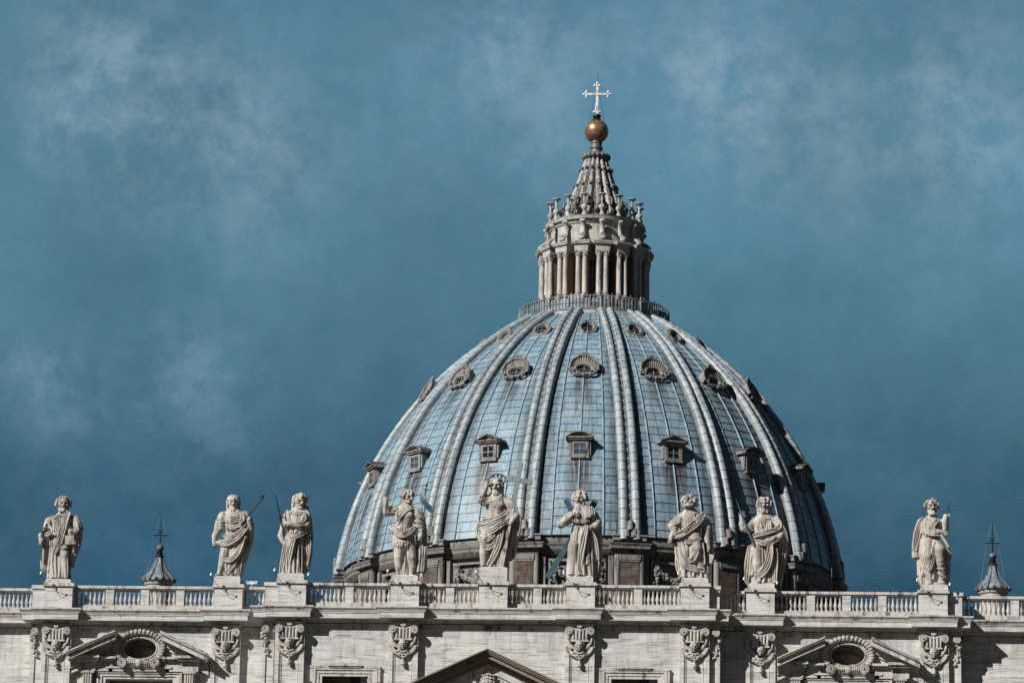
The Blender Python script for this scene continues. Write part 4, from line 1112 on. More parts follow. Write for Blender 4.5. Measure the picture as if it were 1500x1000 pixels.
pier = MB().box(-1.0, 1.0, -29.35, -28.0, Z(68), Z(75.6)); p0 = pier.build('pier', 'brick', dome)
capm = MB().box(-1.15, 1.15, -29.48, -28, Z(75.3), Z(75.85)); capm.box(-1.08, 1.08, -29.42, -28, Z(75.1), Z(75.3)); sub(capm.build('pier_cap', 'drum_stone', p0), p0)
for g in (-1, 1): sub(MB().tube([(g * 1.3, -29.0, Z(68)), (g * 1.3, -29.0, Z(75.85))], .36, 12).build('half_column', 'dormer_stone', p0, smooth=50), p0)
for g in (-1, 1):
    strip = MB().box(*sorted((g * 1.7, g * 2.2)), -28.6, -27.6, Z(68), Z(75.85))
    sub(strip.build('pilaster_strip', 'drum_stone', p0), p0)
for b in range(16):
    th = 2 * math.pi * (b + .5) / 16
    if b == 0: p0.rotation_euler = (0, 0, th)
    else: dup(p0, dome, th)
pan = MB()
pan.box(-3.1, 3.1, -28.42, -27.2, Z(75.2), Z(75.45)); pan.box(-3.1, -2.85, -28.3, -26.9, Z(69), Z(75.2)); pan.box(2.85, 3.1, -28.3, -26.9, Z(69), Z(75.2))
pn = pan.build('panel_frame', 'dormer_stone', dome)
g = MB(); q = random.Random(5)
for i in range(46):
    t = i / 45; x = -2.5 + 5 * t; sag = -1.15 * math.sin(math.pi * t)
    for k in range(3): g.sphere((x + q.uniform(-.14, .14), -28.4 + q.uniform(-.12, .1), Z(74.5) + sag + q.uniform(-.26, .26)), q.uniform(.17, .32), 8, 6)
for e in (-1, 1):
    for k in range(12): g.sphere((e * 2.55 + q.uniform(-.25, .25), -28.4, Z(74.5) - .14 * k + q.uniform(-.08, .08)), q.uniform(.16, .26), 8, 6)
    g.tube([(e * 2.5, -28.4, Z(74.6)), (e * 2.2, -28.5, Z(75.0)), (e * 2.7, -28.45, Z(75.1))], .12, 6)
for k in range(10): g.sphere((q.uniform(-.5, .5), -28.42, Z(73.3) + q.uniform(-.45, .5)), q.uniform(.2, .3), 8, 6)
sub(g.build('garland', 'dormer_stone', pn, smooth=True), pn)
for b in range(1, 16): dup(pn, dome, 2 * math.pi * b / 16)
MB().lathe([(24, 0), (24, Z(70))], 64).build('drum', 'drum_stone', dome, smooth=40)
# ------------------------------------------------------------------ lantern on the dome
LB = 108.0
lan = thing('lantern', 'columned stone lantern with ribbed spire, gold ball and white cross crowning the dome', 'lantern tower', (0, 150, LB))
def zl(z): return z - LB
MB().lathe([(8.0, zl(107.2)), (8.75, zl(107.6)), (9.0, zl(107.75)), (9.05, zl(108.25)), (8.9, zl(108.35)), (8.62, zl(108.36)), (8.62, zl(108.8)), (0, zl(108.81))], 96).build('gallery_floor', 'lantern_stone', lan, smooth=30)
bars = MB(); N = 132
for i in range(N):
    a = 2 * math.pi * i / N; x, y = 8.86 * math.sin(a), -8.86 * math.cos(a); w = .045 if i % 3 else .075
    bars.tube([(x, y, zl(108.34)), (x, y, zl(110.0))], w, 4)
bars.build('railing_bars', 'rail_metal', lan)
hr = MB()
for zz, t in ((110.02, .06), (109.25, .03), (108.5, .05)): hr.tube([(8.86 * math.sin(2 * math.pi * i / 96), -8.86 * math.cos(2 * math.pi * i / 96), zl(zz)) for i in range(96)], t, 5, True)
hr.build('railing_hoops', 'rail_metal', lan, smooth=True)
pnl = MB()   # solid sheet behind the bars, panel by panel
for i in range(44):
    a0, a1 = 2 * math.pi * (i + .12) / 44, 2 * math.pi * (i + .88) / 44; r = 8.74
    pnl.add([(r * math.sin(a), -r * math.cos(a), z) for z in (zl(108.4), zl(109.75)) for a in (a0, a1)] + [((r - .03) * math.sin(a), -(r - .03) * math.cos(a), z) for z in (zl(108.4), zl(109.75)) for a in (a0, a1)], [(0, 1, 3, 2), (4, 6, 7, 5), (0, 4, 5, 1), (2, 3, 7, 6), (0, 2, 6, 4), (1, 5, 7, 3)])
pnl.build('railing_panels', 'rail_metal', lan)
# core with arched windows
CR = 5.1; core = MB()
for b in range(16):
    t0 = 2 * math.pi * b / 16; hw = .95 / CR; zt, zs_ = 115.2, 114.3
    step = 2 * math.pi / 16
    # pier between windows
    core.lathe([(CR, zl(108.3)), (CR, zl(117.3))], 4, a0=t0 + hw, a1=t0 + step - hw, caps=False)
    n = 10; vs = []; fs = []
    for i in range(n + 1):
        a = t0 - hw + 2 * hw * i / n; u = (i / n - .5) * 2; z = zs_ + .95 * math.sqrt(max(0, 1 - u * u))
        vs += [(CR * math.sin(a), -CR * math.cos(a), zl(z)), (CR * math.sin(a), -CR * math.cos(a), zl(117.3)), ((CR - .6) * math.sin(a), -(CR - .6) * math.cos(a), zl(z))]
    for i in range(n): k = i * 3; fs += [(k, k + 3, k + 4, k + 1), (k + 2, k + 5, k + 3, k)]
    core.add(vs, fs)
    for sg in (-1, 1):
        a = t0 + sg * hw; q = [(r * math.sin(a), -r * math.cos(a), zl(z)) for r, z in ((CR, 108.3), (CR - .6, 108.3), (CR - .6, zs_), (CR, zs_))]; core.add(q, [(0, 1, 2, 3) if sg < 0 else (3, 2, 1, 0)])
core.build('core_wall', 'lantern_brick', lan)
w0 = MB(); w0.box(-1.0, 1.0, -CR + .55, -CR + .58, zl(108.4), zl(115.4))
win = w0.build('window', 'blue_glass', lan)
g = MB()
for x in (-.45, 0, .45): g.box(x - .025, x + .025, -CR + .47, -CR + .54, zl(108.4), zl(115.3))
for z in (110.5, 111.5, 112.5, 113.5, 114.4): g.box(-.95, .95, -CR + .475, -CR + .535, zl(z) - .03, zl(z) + .03)
sub(g.build('glazing_bar', 'rail_metal', win), win)
for b in range(1, 16): dup(win, lan, 2 * math.pi * b / 16)
# pairs of columns carrying a broken entablature
def col(x):
    m = MB(); y = -6.25
    m.box(x - .36, x + .36, y - .36, y + .36, zl(108.36), zl(110.6)); m.box(x - .38, x + .38, y - .38, y + .38, zl(110.6), zl(110.75))
    m.lathe([(.36, 110.75), (.36, 110.86), (.30, 110.92), (.34, 111.0), (.29, 111.06), (.285, 113), (.26, 115.35)], 14, (x, y, -LB))
    c = m.build('column', 'lantern_stone', lan, smooth=40)
    k = MB().lathe([(.27, 115.35), (.30, 115.42), (.26, 115.46), (.30, 115.7), (.40, 115.95)], 12, (x, y, -LB))
    for s_ in (-1, 1):
        for t_ in (-1, 1): k.sphere((x + s_ * .28, y + t_ * .28, zl(115.92)), .12, 6, 5)
    for a in range(8): k.sphere((x + .3 * math.sin(a * .785), y - .3 * math.cos(a * .785), zl(115.62)), .09, 6, 5)
    k.box(x - .38, x + .38, y - .38, y + .38, zl(116.02), zl(116.14)); sub(k.build('capital', 'lantern_stone', c, smooth=50), c)
    return c
cols = [col(-.41), col(.41)]
pb = MB().box(-.62, .62, -6.1, -4.9, zl(108.36), zl(116.1)); back = pb.build('buttress', 'lantern_brick', lan)
en = MB(); en.box(-.82, .82, -6.62, -4.8, zl(116.14), zl(116.72)); en.box(-.88, .88, -6.68, -4.8, zl(116.72), zl(116.86)); en.box(-1.06, 1.06, -6.86, -4.8, zl(116.86), zl(117.06)); en.box(-1.14, 1.14, -6.94, -4.8, zl(117.06), zl(117.2))
sub(en.build('entablature_block', 'lantern_stone', back), back)
vo = MB()    # scroll that leans on the attic
vo.tube([(0, -6.35, zl(117.35)), (0, -6.5, zl(117.75)), (0, -6.15, zl(118.05)), (0, -5.75, zl(118.35)), (0, -5.6, zl(119.1)), (0, -5.72, zl(119.55)), (0, -5.95, zl(119.8)), (0, -5.8, zl(120.05))], [.2, .3, .26, .2, .18, .2, .26, .16], 8)
vo.v = [(x * 1.5, y, z) for x, y, z in vo.v]
vo.box(-.42, .42, -6.6, -5.0, zl(117.2), zl(117.4))
vo.sphere((0, -6.5, zl(117.62)), .34, 8, 6, (1.3, 1, 1)); vo.sphere((0, -5.95, zl(119.86)), .26, 8, 6, (1.5, 1, 1))
sub(vo.build('scroll_buttress', 'lantern_stone', back, smooth=50), back)
for b in range(16):
    th = 2 * math.pi * (b + .5) / 16
    for o in cols + [back]:
        if b == 0: o.rotation_euler = (0, 0, th)
        else: dup(o, lan, th)
MB().lathe([(5.12, 116.1), (5.3, 116.2), (5.3, 116.7), (5.7, 116.9), (5.75, 117.15), (5.3, 117.3)], 64, (0, 0, -LB), caps=False).build('inner_entablature', 'lantern_brick', lan, smooth=30)
MB().lathe([(5.32, 117.25), (5.45, 117.3), (5.45, 117.55), (5.25, 117.65), (5.25, 119.75)], 64, (0, 0, -LB), caps=False).build('attic_wall', 'lantern_stone', lan, smooth=30)
MB().lathe([(5.25, 119.75), (5.4, 119.8), (5.5, 120.1), (5.8, 120.2), (5.85, 120.45), (5.95, 120.6), (5.2, 120.75), (4.3, 121.1)], 64, (0, 0, -LB), caps=False).build('attic_cornice', 'lantern_stone', lan, smooth=30)
# candlesticks
m = MB().lathe([(.36, 0), (.36, .25), (.30, .32), (.22, .55), (.16, .72), (.20, .8), (.34, 1.0), (.38, 1.2), (.30, 1.42), (.15, 1.55), (.13, 1.95), (.18, 2.1), (.13, 2.2), (.14, 2.4), (.34, 2.58), (.5, 2.68), (.5, 2.76), (.3, 2.84), (.0, 2.88)], 12)
cd = m.build('candlestick', 'lantern_stone', lan, off=(0, 5.35, -zl(120.5)), smooth=45)
for b in range(16):
    th = 2 * math.pi * (b + .5) / 16
    if b == 0: cd.rotation_euler = (0, 0, th)
    else: dup(cd, lan, th)
# little railing round the foot of the spire
rl = MB()
for i in range(60): a = 2 * math.pi * i / 60; rl.tube([(4.25 * math.sin(a), -4.25 * math.cos(a), zl(121.0)), (4.25 * math.sin(a), -4.25 * math.cos(a), zl(122.35))], .035, 4)
for z in (121.5, 122.35): rl.tube([(4.25 * math.sin(2 * math.pi * i / 60), -4.25 * math.cos(2 * math.pi * i / 60), zl(z)) for i in range(60)], .04, 4, True)
rl.build('spire_railing', 'dark_iron', lan)
SP = [(4.3, 121.1), (3.75, 121.4), (3.45, 122.4), (3.1, 123.4), (2.75, 124.4), (2.4, 125.4), (2.05, 126.5), (1.72, 127.6), (1.42, 128.6), (1.2, 129.3)]
MB().lathe([(r - .28, z) for r, z in SP] + [(.85, 129.5)], 48, (0, 0, -LB), caps=False).build('spire', 'spire_lead', lan, smooth=40)
rb = MB()
P = [(0, -(r - .12), zl(z)) for r, z in SP[1:]]
rb.tube(P, [.30 - .015 * i for i in range(len(P))], 8)
rb.tube([(x - .0, y + .1, z) for x, y, z in P], [.42 - .022 * i for i in range(len(P))], 6)
rr = rb.build('spire_rib', 'spire_rib_lead', lan, smooth=50)
k = MB(); k.sphere((0, -1.42, zl(129.25)), .34, 10, 8); k.tube([(0, -1.1, zl(129.6)), (0, -1.35, zl(129.5)), (0, -1.5, zl(129.2)), (0, -1.4, zl(128.9))], .14, 6)

for r_, z_ in SP[5:8:2]: k.sphere((0, -(r_ + .16), zl(z_)), .18, 8, 6, (1, 1.3, 1.2))
k.tube([(0, -3.2, zl(123.6)), (0, -3.75, zl(123.3)), (0, -3.85, zl(122.7)), (0, -3.6, zl(122.4))], .15, 6)
sub(k.build('scroll_knob', 'spire_lead', rr, smooth=50), rr)
for b in range(16):
    th = 2 * math.pi * (b + .5) / 16
    if b == 0: rr.rotation_euler = (0, 0, th)
    else: dup(rr, lan, th)
MB().lathe([(.9, 129.2), (.72, 129.6), (.7, 130.2), (.8, 130.3), (.8, 130.45), (.66, 130.5), (.62, 130.9), (.7, 131.0), (.66, 131.2), (.4, 131.35)], 24, (0, 0, -LB)).build('spire_collar', 'spire_lead', lan, smooth=40)
orb = MB().sphere((0, 0, zl(132.48)), 1.42, 40, 24); ob = orb.build('orb', 'gilt', lan, smooth=True)
MB().lathe([(.42, 133.78), (.55, 133.9), (.5, 134.0), (.34, 134.15), (.5, 134.3), (.48, 134.5), (.3, 134.62)], 16, (0, 0, -LB)).build('orb_cap', 'dark_iron', lan, smooth=40)
cx_ = MB(); zc = zl(137.15); w = .145
cx_.box(-w, w, -.12, .12, zl(134.6), zl(138.2)); cx_.box(-1.25, -w, -.118, .118, zc - w, zc + w); cx_.box(w, 1.25, -.118, .118, zc - w, zc + w)
def bud(c, d):
    u = Vector(d); v = Vector((-u.z, 0, u.x))
    for off in (u * .28, v * .27, v * -.27):
        p = Vector(c) + off; cx_.sphere(tuple(p), .17, 8, 6, (1, .7, 1)); q = p + off.normalized() * .2; cx_.sphere(tuple(q), .08, 6, 5)
    cx_.sphere(c, .2, 8, 6, (1, .6, 1))
bud((-1.3, 0, zc), (-1, 0, 0)); bud((1.3, 0, zc), (1, 0, 0)); bud((0, 0, zl(138.25)), (0, 0, 1))
for e in (-1, 1): cx_.sphere((e * .28, 0, zl(134.95)), .17, 8, 6, (1, .7, 1)); cx_.sphere((e * .45, 0, zl(134.95)), .08, 6, 5); cx_.beam((e * .05, 0, zl(136.6)), (e * .24, 0, zl(134.8)), .1, .1)
cs = cx_.build('cross', 'white_metal', lan, smooth=40)
MB().tube([(.04, 0, zl(138.6)), (.06, 0, zl(140.1))], [.03, .015], 5).build('lightning_rod', 'dark_iron', lan)
wr = MB()
for x in (-.95, 1.0): wr.tube([(x * .3, .1, zc - .3), (x * .75, .1, zl(134.6)), (x, .1, zl(131.9))], .018, 4)
wr.build('stay_wire', 'dark_iron', lan)

# visitors on the gallery: heads and shoulders over the rail
def visitor(th, h, mat, lab, grp, k):
    t = thing('person', lab, 'person', (8.28 * math.sin(th), 150 - 8.28 * math.cos(th), 108.81), grp); t.rotation_euler = (0, 0, th)
    s_ = h / 1.75; f = 1 if k % 2 else -1
    cv = Carve(0, 0, .01 * s_, .01 * s_, (-40, 40, -190, 4, -34, 40), .03)
    cv.chain([(-9, -3, 0, 5), (-10, -45, 2, 6.5), (-9, -88, 0, 9)], 4); cv.chain([(9, -3, 2, 5), (10, -45, 3, 6.5), (9, -88, 0, 9)], 4); cv.cap((-9, -2, 0), (-10, -2, 13), 4.5); cv.cap((9, -2, 0), (10, -2, 15), 4.5)
    cv.chain([(0, -92, 0, 15), (0, -115, 1, 14), (0, -136, 1, 16)], 5, .7); cv.cap((-15, -140, 0), (15, -140, 0), 6.5, 6.5, 5)
    cv.chain([(-19, -139, 0, 5.5), (-25, -115, 5, 4.8), (-16, -112, 27, 3.8)], 4); cv.chain([(19, -139, 0, 5.5), (25, -115, 5, 4.8), (14 + 3 * f, -112, 28, 3.8)], 4)
    cv.cap((0, -140, 0), (0, -156, 2), 5.5, 5, 3); cv.ell((0, -163, 3), (8, 11.5, 9.5), 2)
    cv.cap((0, -163, 11), (0, -160, 14), 1.5, 1.8, 1)
    for hx in (-16, 14 + 3 * f):
        for q in range(4): cv.cap((hx - 3 + q * 2.2, -112, 28), (hx - 3 + q * 2.2, -110, 35), 1.5, 1.2, 1)
        cv.cap((hx + 4 * (1 if hx < 0 else -1), -112, 26), (hx + 7 * (1 if hx < 0 else -1), -113, 31), 1.6, 1.3, 1)
    cv.build('body', mat, t)
    hd = Carve(0, 0, .01 * s_, .01 * s_, (-14, 14, -180, -144, -14, 18), .02); hd.ell((0, -163, 3.4), (7.4, 10.8, 9.6), 1); hd.cap((0, -162, 12), (0, -160, 14.5), 1.4, 1.8, 1)
    for q in (-1, 1): hd.ell((q * 7.6, -162, 2), (1.4, 2.6, 2), .6); hd.ell((q * 3, -165, 11.6), (1.5, 1.1, 1.6), .5, cut=True)
    hd.cap((-2.2, -157, 12.2), (2.2, -157, 12.2), .5, .5, .4, cut=True)
    hd.build('face', 'skin', t)
    hr_ = Carve(0, 0, .01 * s_, .01 * s_, (-16, 16, -184, -144, -16, 14), .025); hr_.ell((0, -167, .6), (9, 10, 9.6), 1); hr_.ell((0, -160, 12), (7, 7.5, 8), 1, cut=True)
    hr_.build('hair', 'cloth_dark', t)
q = random.Random(11)
VIS = []
for k in range(26):
    th = R(-80 + 160 * (k + q.uniform(-.35, .35)) / 25)
    if abs(th) > R(82): continue
    mat = ('cloth_dark', 'cloth_dark', 'cloth_dark', 'cloth_dark', 'cloth_dark', 'cloth_red', 'cloth_pale')[q.randrange(7)]
    VIS.append((th, q.uniform(1.62, 1.86), mat, k))
TX = {'cloth_dark': ('visitor in dark clothes looking over the gallery railing at the foot of the lantern', 'darkly dressed visitors on the gallery'),
      'cloth_red': ('visitor in a red jacket looking over the gallery railing at the foot of the lantern', 'visitors in red on the gallery'),
      'cloth_pale': ('visitor in pale clothes looking over the gallery railing at the foot of the lantern', 'visitors in pale clothes on the gallery')}
PROT = {}
for th, h, mat, k in VIS:
    if mat not in PROT:
        before = set(COL.objects); visitor(th, 1.74, mat, TX[mat][0], TX[mat][1], k); new = [o for o in COL.objects if o not in before]
        PROT[mat] = ([o for o in new if o.type == 'EMPTY'][0], [o for o in new if o.type == 'MESH'])
    else:
        r0, parts = PROT[mat]; c = r0.copy(); COL.objects.link(c); c.location = (8.28 * math.sin(th), 150 - 8.28 * math.cos(th), 108.81); c.rotation_euler = (0, 0, th + q.uniform(-.5, .5)); c.scale = (1, 1, h / 1.74)
        for p in parts: d = p.copy(); COL.objects.link(d); d.parent = c

# ------------------------------------------------------------------ two minor cupolas behind the front
def cupola(x, y, zb, label):
    t = thing('small_cupola', label, 'cupola', (x, y, 46), 'small cupolas behind the balustrade')
    o = zb - 46     # eaves of the lantern roof
    MB().lathe([(8.5, 0), (8.5, o - 14), (8.3, o - 13), (7.4, o - 9.5), (5.2, o - 6.2), (2.3, o - 4.6), (0, o - 4.5)], 32).build('cupola_shell', 'lead_rib', t, smooth=40)
    MB().lathe([(1.35, o - 4.8), (1.35, o - .5), (1.5, o - .45), (1.55, o - .2), (1.75, o - .1), (1.8, o)], 24, caps=False).build('drum', 'lantern_stone', t, smooth=40)
    pr = [(1.8, o), (1.72, o + .2), (1.42, o + .55), (1.0, o + 1.0), (.68, o + 1.55), (.46, o + 2.1), (.34, o + 2.6)]
    MB().lathe(pr, 16, caps=False).build('roof', 'cupola_lead', t, smooth=25)
    for b in range(8):
        th = 2 * math.pi * (b + .5) / 8; f = lambda r, z: (r * math.sin(th), -r * math.cos(th), z)
        MB().tube([f(r + .02, z) for r, z in pr], [.15, .15, .12, .1, .09, .08, .07], 6).build('roof_rib', 'spire_lead', t, smooth=True)
    kn = MB()
    for b in range(16): a = 2 * math.pi * b / 16; kn.sphere((1.78 * math.sin(a), -1.78 * math.cos(a), o + .06), .17, 8, 6)
    kn.build('eaves_ornament', 'spire_lead', t, smooth=True)
    MB().lathe([(.34, o + 2.6), (.48, o + 2.66), (.48, o + 2.78), (.28, o + 2.9), (.28, o + 3.0), (.42, o + 3.08), (.25, o + 3.25)], 14).build('finial', 'dark_iron', t, smooth=40)
    MB().sphere((0, 0, o + 3.62), .42, 20, 14).build('ball', 'spire_lead', t, smooth=True)
    c = MB().tube([(0, 0, o + 4.0), (0, 0, o + 7.3)], [.08, .025], 6); c.tube([(-.62, 0, o + 5.0), (.62, 0, o + 5.0)], .055, 6); c.tube([(-.25, 0, o + 5.55), (.25, 0, o + 5.55)], .04, 6)
    for p in ((-.62, o + 5.0), (.62, o + 5.0), (0, o + 4.6), (-.12, o + 5.3), (.12, o + 5.3)): c.sphere((p[0], 0, p[1]), .1, 6, 5)
    c.build('cross', 'dark_iron', t)
    wi = MB()
    for e in (-1, 1): wi.tube([(e * .1, 0, o + 7.0), (e * .62, 0, o + 5.0), (e * 1.3, 0, o + .6)], .02, 4)
    wi.build('stay_wire', 'rail_metal', t)
cupola(-44.4, 115, 71.4, 'small lead cupola between the statue with the book and the spear bearer')
cupola(44.2, 115, 71.2, 'small lead cupola at the right edge beyond the cloaked statue')
# ------------------------------------------------------------------ the nine statues
def statue(i, label, x0, y0, sc, box, h=.027, slab=(1.0, .85)):
    x, s, ex = PED[i]; hgt = (.27, .6, .5, .43, 1.08, .48, .4, .4, .4)[i]
    wx = {0: -32.85, 1: -20.01, 2: -14.93, 3: -6.41, 4: .22, 5: 6.64, 6: 15.17, 7: 20.07, 8: 32.9}[i]
    t = thing('statue', label, 'statue', (wx + (wx - 20.6) * .0033, s + .9, 50.77 + hgt), 'stone statues standing on the balustrade')
    m = MB().box(-slab[0], slab[0], -slab[1], slab[1], -hgt - .02, -.03); m.taper(0, 0, -.03, .05, slab[0] - .06, slab[1] - .06, slab[0] - .14, slab[1] - .14)
    m.build('base_slab', 'travertine', t)
    k = Carve(x0, y0, .051 / sc, .0525 / sc, box, h)
    k.T = t; k.sc = sc
    return t, k
def foot(k, a, d, L=44, w=13):
    """bare foot: heel a, toward d"""
    a = Vector(a); d = Vector(d).normalized(); k.cap(tuple(a), tuple(a + d * L * .6), w, w * .85, 5, 1.0)
    u = Vector((d.z, 0, -d.x))
    for i in range(5): b = a + d * L * .55 + u * (i - 2) * w * .42; k.cap(tuple(b), tuple(b + d * L * (.36 - .03 * i)), w * .34, w * .27, 2)
    return k
def bronze(t, k, name, mat, fn):
    m = MB(); fn(m, lambda X, Y, D: tuple(k.P((X, Y, D)))); return m.build(name, mat, t, smooth=40)

# 1 --- curly hair, book and small cross
t, k = statue(0, 'stone statue of a curly-haired man holding a book and a small bronze cross', 440, 880, 6.25, (190, 660, 95, 895, -150, 150))
k.folds([(400, 450, 0, 82), (405, 600, 0, 88), (412, 740, 0, 92), (418, 850, 0, 98)], 9, 10)
k.chain([(430, 470, 0, 80), (432, 400, 4, 90), (436, 320, 4, 82), (438, 285, 0, 60)], 14, .72)
k.cap((325, 322, 0), (555, 312, 0), 40, 42, 16, .9)
k.cap((438, 290, 2), (438, 225, 8), 32, 30, 8)
k.head((440, 178, 14), 60, .22, .02, 0, .55, 'curly', n=80, grow=1.16)
k.tunic(405, 300, 460, 72, 92, 4, 7, 7); k.swag([(340, 445, 60), (400, 460, 76), (450, 450, 76)], 8, 2, 13)
k.arm([(312, 330, 4, 42), (292, 400, 12, 38), (285, 450, 30, 33), (262, 505, 62, 23)]); k.hand((262, 500, 62), (-.25, .6, .5), (-.8, -.2, .5), 46, .9, side=1)
k.cap((250, 470, 70), (258, 545, 66), 24, 20, 6)
k.swag([(300, 360, 40), (340, 420, 66), (330, 450, 70), (300, 470, 60)], 9, 3, 12)
k.chain([(285, 520, 20, 24), (288, 620, 14, 24), (290, 770, 8, 30)], 6, .8); k.swag([(275, 540, 34), (272, 650, 30), (270, 770, 34)], 7, 3, 13)
k.folds([(545, 300, -10, 46), (565, 400, -14, 62), (560, 520, -20, 62), (535, 640, -30, 42), (525, 740, -34, 22)], 6, 9)
k.arm([(560, 320, 6, 42), (598, 395, 16, 40), (570, 440, 50, 34), (535, 432, 76, 26)]); k.hand((545, 425, 78), (-.25, .95, .1), (.1, -.1, 1), 52, .5, side=-1)
k.swag([(500, 255, 50), (478, 330, 80), (455, 430, 88), (430, 540, 84), (395, 625, 80)], 10, 4, 15)
k.swag([(560, 330, 46), (585, 400, 60), (600, 440, 40)], 10, 3, 14); k.swag([(350, 300, 60), (420, 290, 66), (480, 260, 60)], 7, 2, 14)
k.chain([(455, 560, 30, 50), (478, 650, 46, 42), (490, 740, 40, 34), (500, 830, 34, 28)], 8)
k.swag([(440, 600, 76), (480, 585, 88), (520, 560, 66)], 7, 2, 12); k.swag([(500, 660, 70), (510, 750, 62), (512, 840, 50)], 6, 2, 14)
foot(k, (500, 852, 40), (.25, .08, 1)); foot(k, (385, 862, 50), (-.5, .05, 1)); k.folds([(470, 700, -30, 50), (470, 850, -30, 66)], 4, 9)
k.build('figure', 'statue_stone', t)
bronze(t, k, 'small_cross', 'bronze_patina', lambda m, P: (m.beam(P(262, 330, 84), P(265, 700, 66), .13, .11), m.beam(P(205, 405, 82), P(322, 405, 82), .13, .11)))
b = MB(); b.box(-.34, .34, -.09, .09, -.34, .34); b.box(-.30, .36, -.07, .07, -.36, -.30); o = b.build('book', 'statue_stone', t, loc=tuple(k.P((528, 515, 92)))); o.rotation_euler = (.08, -.05, .1)

# 2 --- helmet and spear
t, k = statue(1, 'stone statue of a bearded man in a helmet carrying a long dark spear', 300, 905, 6.2526, (110, 560, 110, 920, -150, 150))
k.chain([(340, 520, 0, 80), (335, 430, 4, 84), (328, 360, 6, 96), (325, 320, 2, 78)], 14, .72)
k.cap((225, 332, 0), (430, 325, 0), 44, 42, 16, .9); k.cap((322, 310, 2), (320, 260, 8), 34, 30, 8)
k.head((320, 212, 16), 58, .18, -.1, 0, .85, 'helmet')
k.tunic(325, 325, 470, 86, 98, 6, 8, 7); k.swag([(240, 380, 50), (320, 400, 84), (400, 380, 60)], 6, 2, 18); k.swag([(250, 350, 50), (320, 365, 84), (390, 350, 60)], 5, 2, 16)
k.arm([(220, 345, 2, 46), (195, 420, 4, 44), (185, 465, 6, 40)]); k.arm([(188, 460, 6, 34), (160, 520, 16, 29), (158, 585, 34, 20)]); k.hand((158, 580, 36), (.1, 1, .15), (-1, 0, .2), 48, .7, side=-1)
for y in (370, 400, 430, 455): k.swag([(165, y + 14, 26), (205, y, 46), (245, y - 8, 34)], 7, 2, 9)
k.arm([(435, 345, 2, 44), (478, 420, 4, 40), (490, 450, 20, 34), (478, 375, 62, 25)]); k.hand((480, 385, 62), (-.05, -1, .15), (.3, 0, .9), 48, .9, side=-1)
k.folds([(470, 380, -14, 44), (475, 500, -18, 48), (460, 600, -22, 46), (430, 720, -20, 30), (405, 880, -16, 24)], 6, 9)
k.folds([(330, 540, 0, 88), (320, 640, 6, 86), (315, 760, 0, 80), (310, 860, -6, 74)], 7, 9)
k.swag([(215, 580, 60), (270, 600, 86), (350, 560, 88), (420, 490, 72), (460, 430, 50)], 11, 4, 15); k.swag([(240, 520, 66), (320, 545, 86), (400, 500, 76), (440, 440, 56)], 10, 3, 15)
k.cap((190, 588, 44), (262, 575, 60), 20, 22, 6)
k.swag([(270, 440, 66), (330, 450, 76), (400, 430, 66)], 8, 2, 16); k.swag([(405, 310, 50), (420, 370, 60), (390, 440, 68)], 10, 3, 13)
k.chain([(275, 600, 20, 54), (255, 700, 40, 42), (235, 790, 30, 32), (215, 860, 20, 24)], 8); foot(k, (215, 875, 24), (-.75, .15, .8), 52)
k.chain([(350, 600, 20, 52), (345, 700, 28, 44), (330, 800, 20, 30), (328, 870, 14, 24)], 8); foot(k, (330, 880, 20), (.1, .1, 1))
k.swag([(430, 560, 60), (390, 680, 70), (320, 745, 72), (262, 745, 66)], 10, 3, 15); k.swag([(400, 640, 50), (360, 760, 50), (270, 880, 40)], 9, 3, 16); k.swag([(420, 620, 40), (405, 760, 30), (395, 890, 24)], 9, 3, 15)
k.build('figure', 'statue_stone', t)
def f(m, P):
    m.tube([P(592, 178, 50), P(490, 312, 66), P(410, 435, 92)], .065, 8)
    a, b_, c, d = P(612, 140, 48), P(572, 165, 50), P(580, 192, 50), P(606, 182, 48)
    m.add([(p[0], p[1] + e, p[2]) for e in (-.05, .05) for p in (a, b_, c, d)], [(0, 1, 2, 3), (7, 6, 5, 4), (0, 4, 5, 1), (1, 5, 6, 2), (2, 6, 7, 3), (3, 7, 4, 0)])
bronze(t, k, 'spear', 'dark_iron', f)

# 3 --- swordsman
t, k = statue(2, 'stone statue of a long-haired man with a thin dark upright sword', 880, 865, 6.2526, (715, 1075, 95, 880, -150, 150))
k.chain([(905, 520, 0, 84), (908, 430, 4, 88), (912, 350, 6, 92), (918, 300, 2, 76)], 14, .72)
k.cap((830, 318, 0), (995, 318, 0), 42, 42, 16, .9); k.cap((925, 300, 2), (925, 250, 8), 34, 30, 8)
k.head((930, 192, 16), 60, .5, -.22, 0, .55, 'long', hl=1.0, n=46)
k.tunic(912, 305, 480, 80, 94, 6, 8, 7); k.tunic(905, 440, 540, 76, 90, 2, 7, 6, low=1.0)
k.chain([(975, 250, -20, 34), (985, 290, -10, 40)], 10)
k.arm([(815, 325, 0, 38), (785, 430, 0, 31), (762, 505, 6, 28), (790, 570, 30, 20)]); k.hand((788, 560, 32), (.35, .9, .2), (-.7, .2, .5), 48, .5, side=-1)
k.arm([(998, 335, 8, 42), (1000, 410, 30, 38), (930, 425, 70, 32), (850, 412, 86, 26), (815, 405, 84, 22)]); k.hand((822, 405, 84), (-1, -.05, .05), (0, -.3, .9), 48, .8, side=1)
k.swag([(960, 290, 60), (985, 350, 66), (960, 400, 80)], 10, 3, 14); k.swag([(850, 300, 60), (900, 320, 74), (960, 300, 66)], 8, 2, 16); k.swag([(990, 400, 60), (940, 415, 96), (880, 420, 100)], 7, 3, 14)
k.swag([(820, 285, 50), (830, 340, 64), (850, 390, 70)], 9, 2, 14)
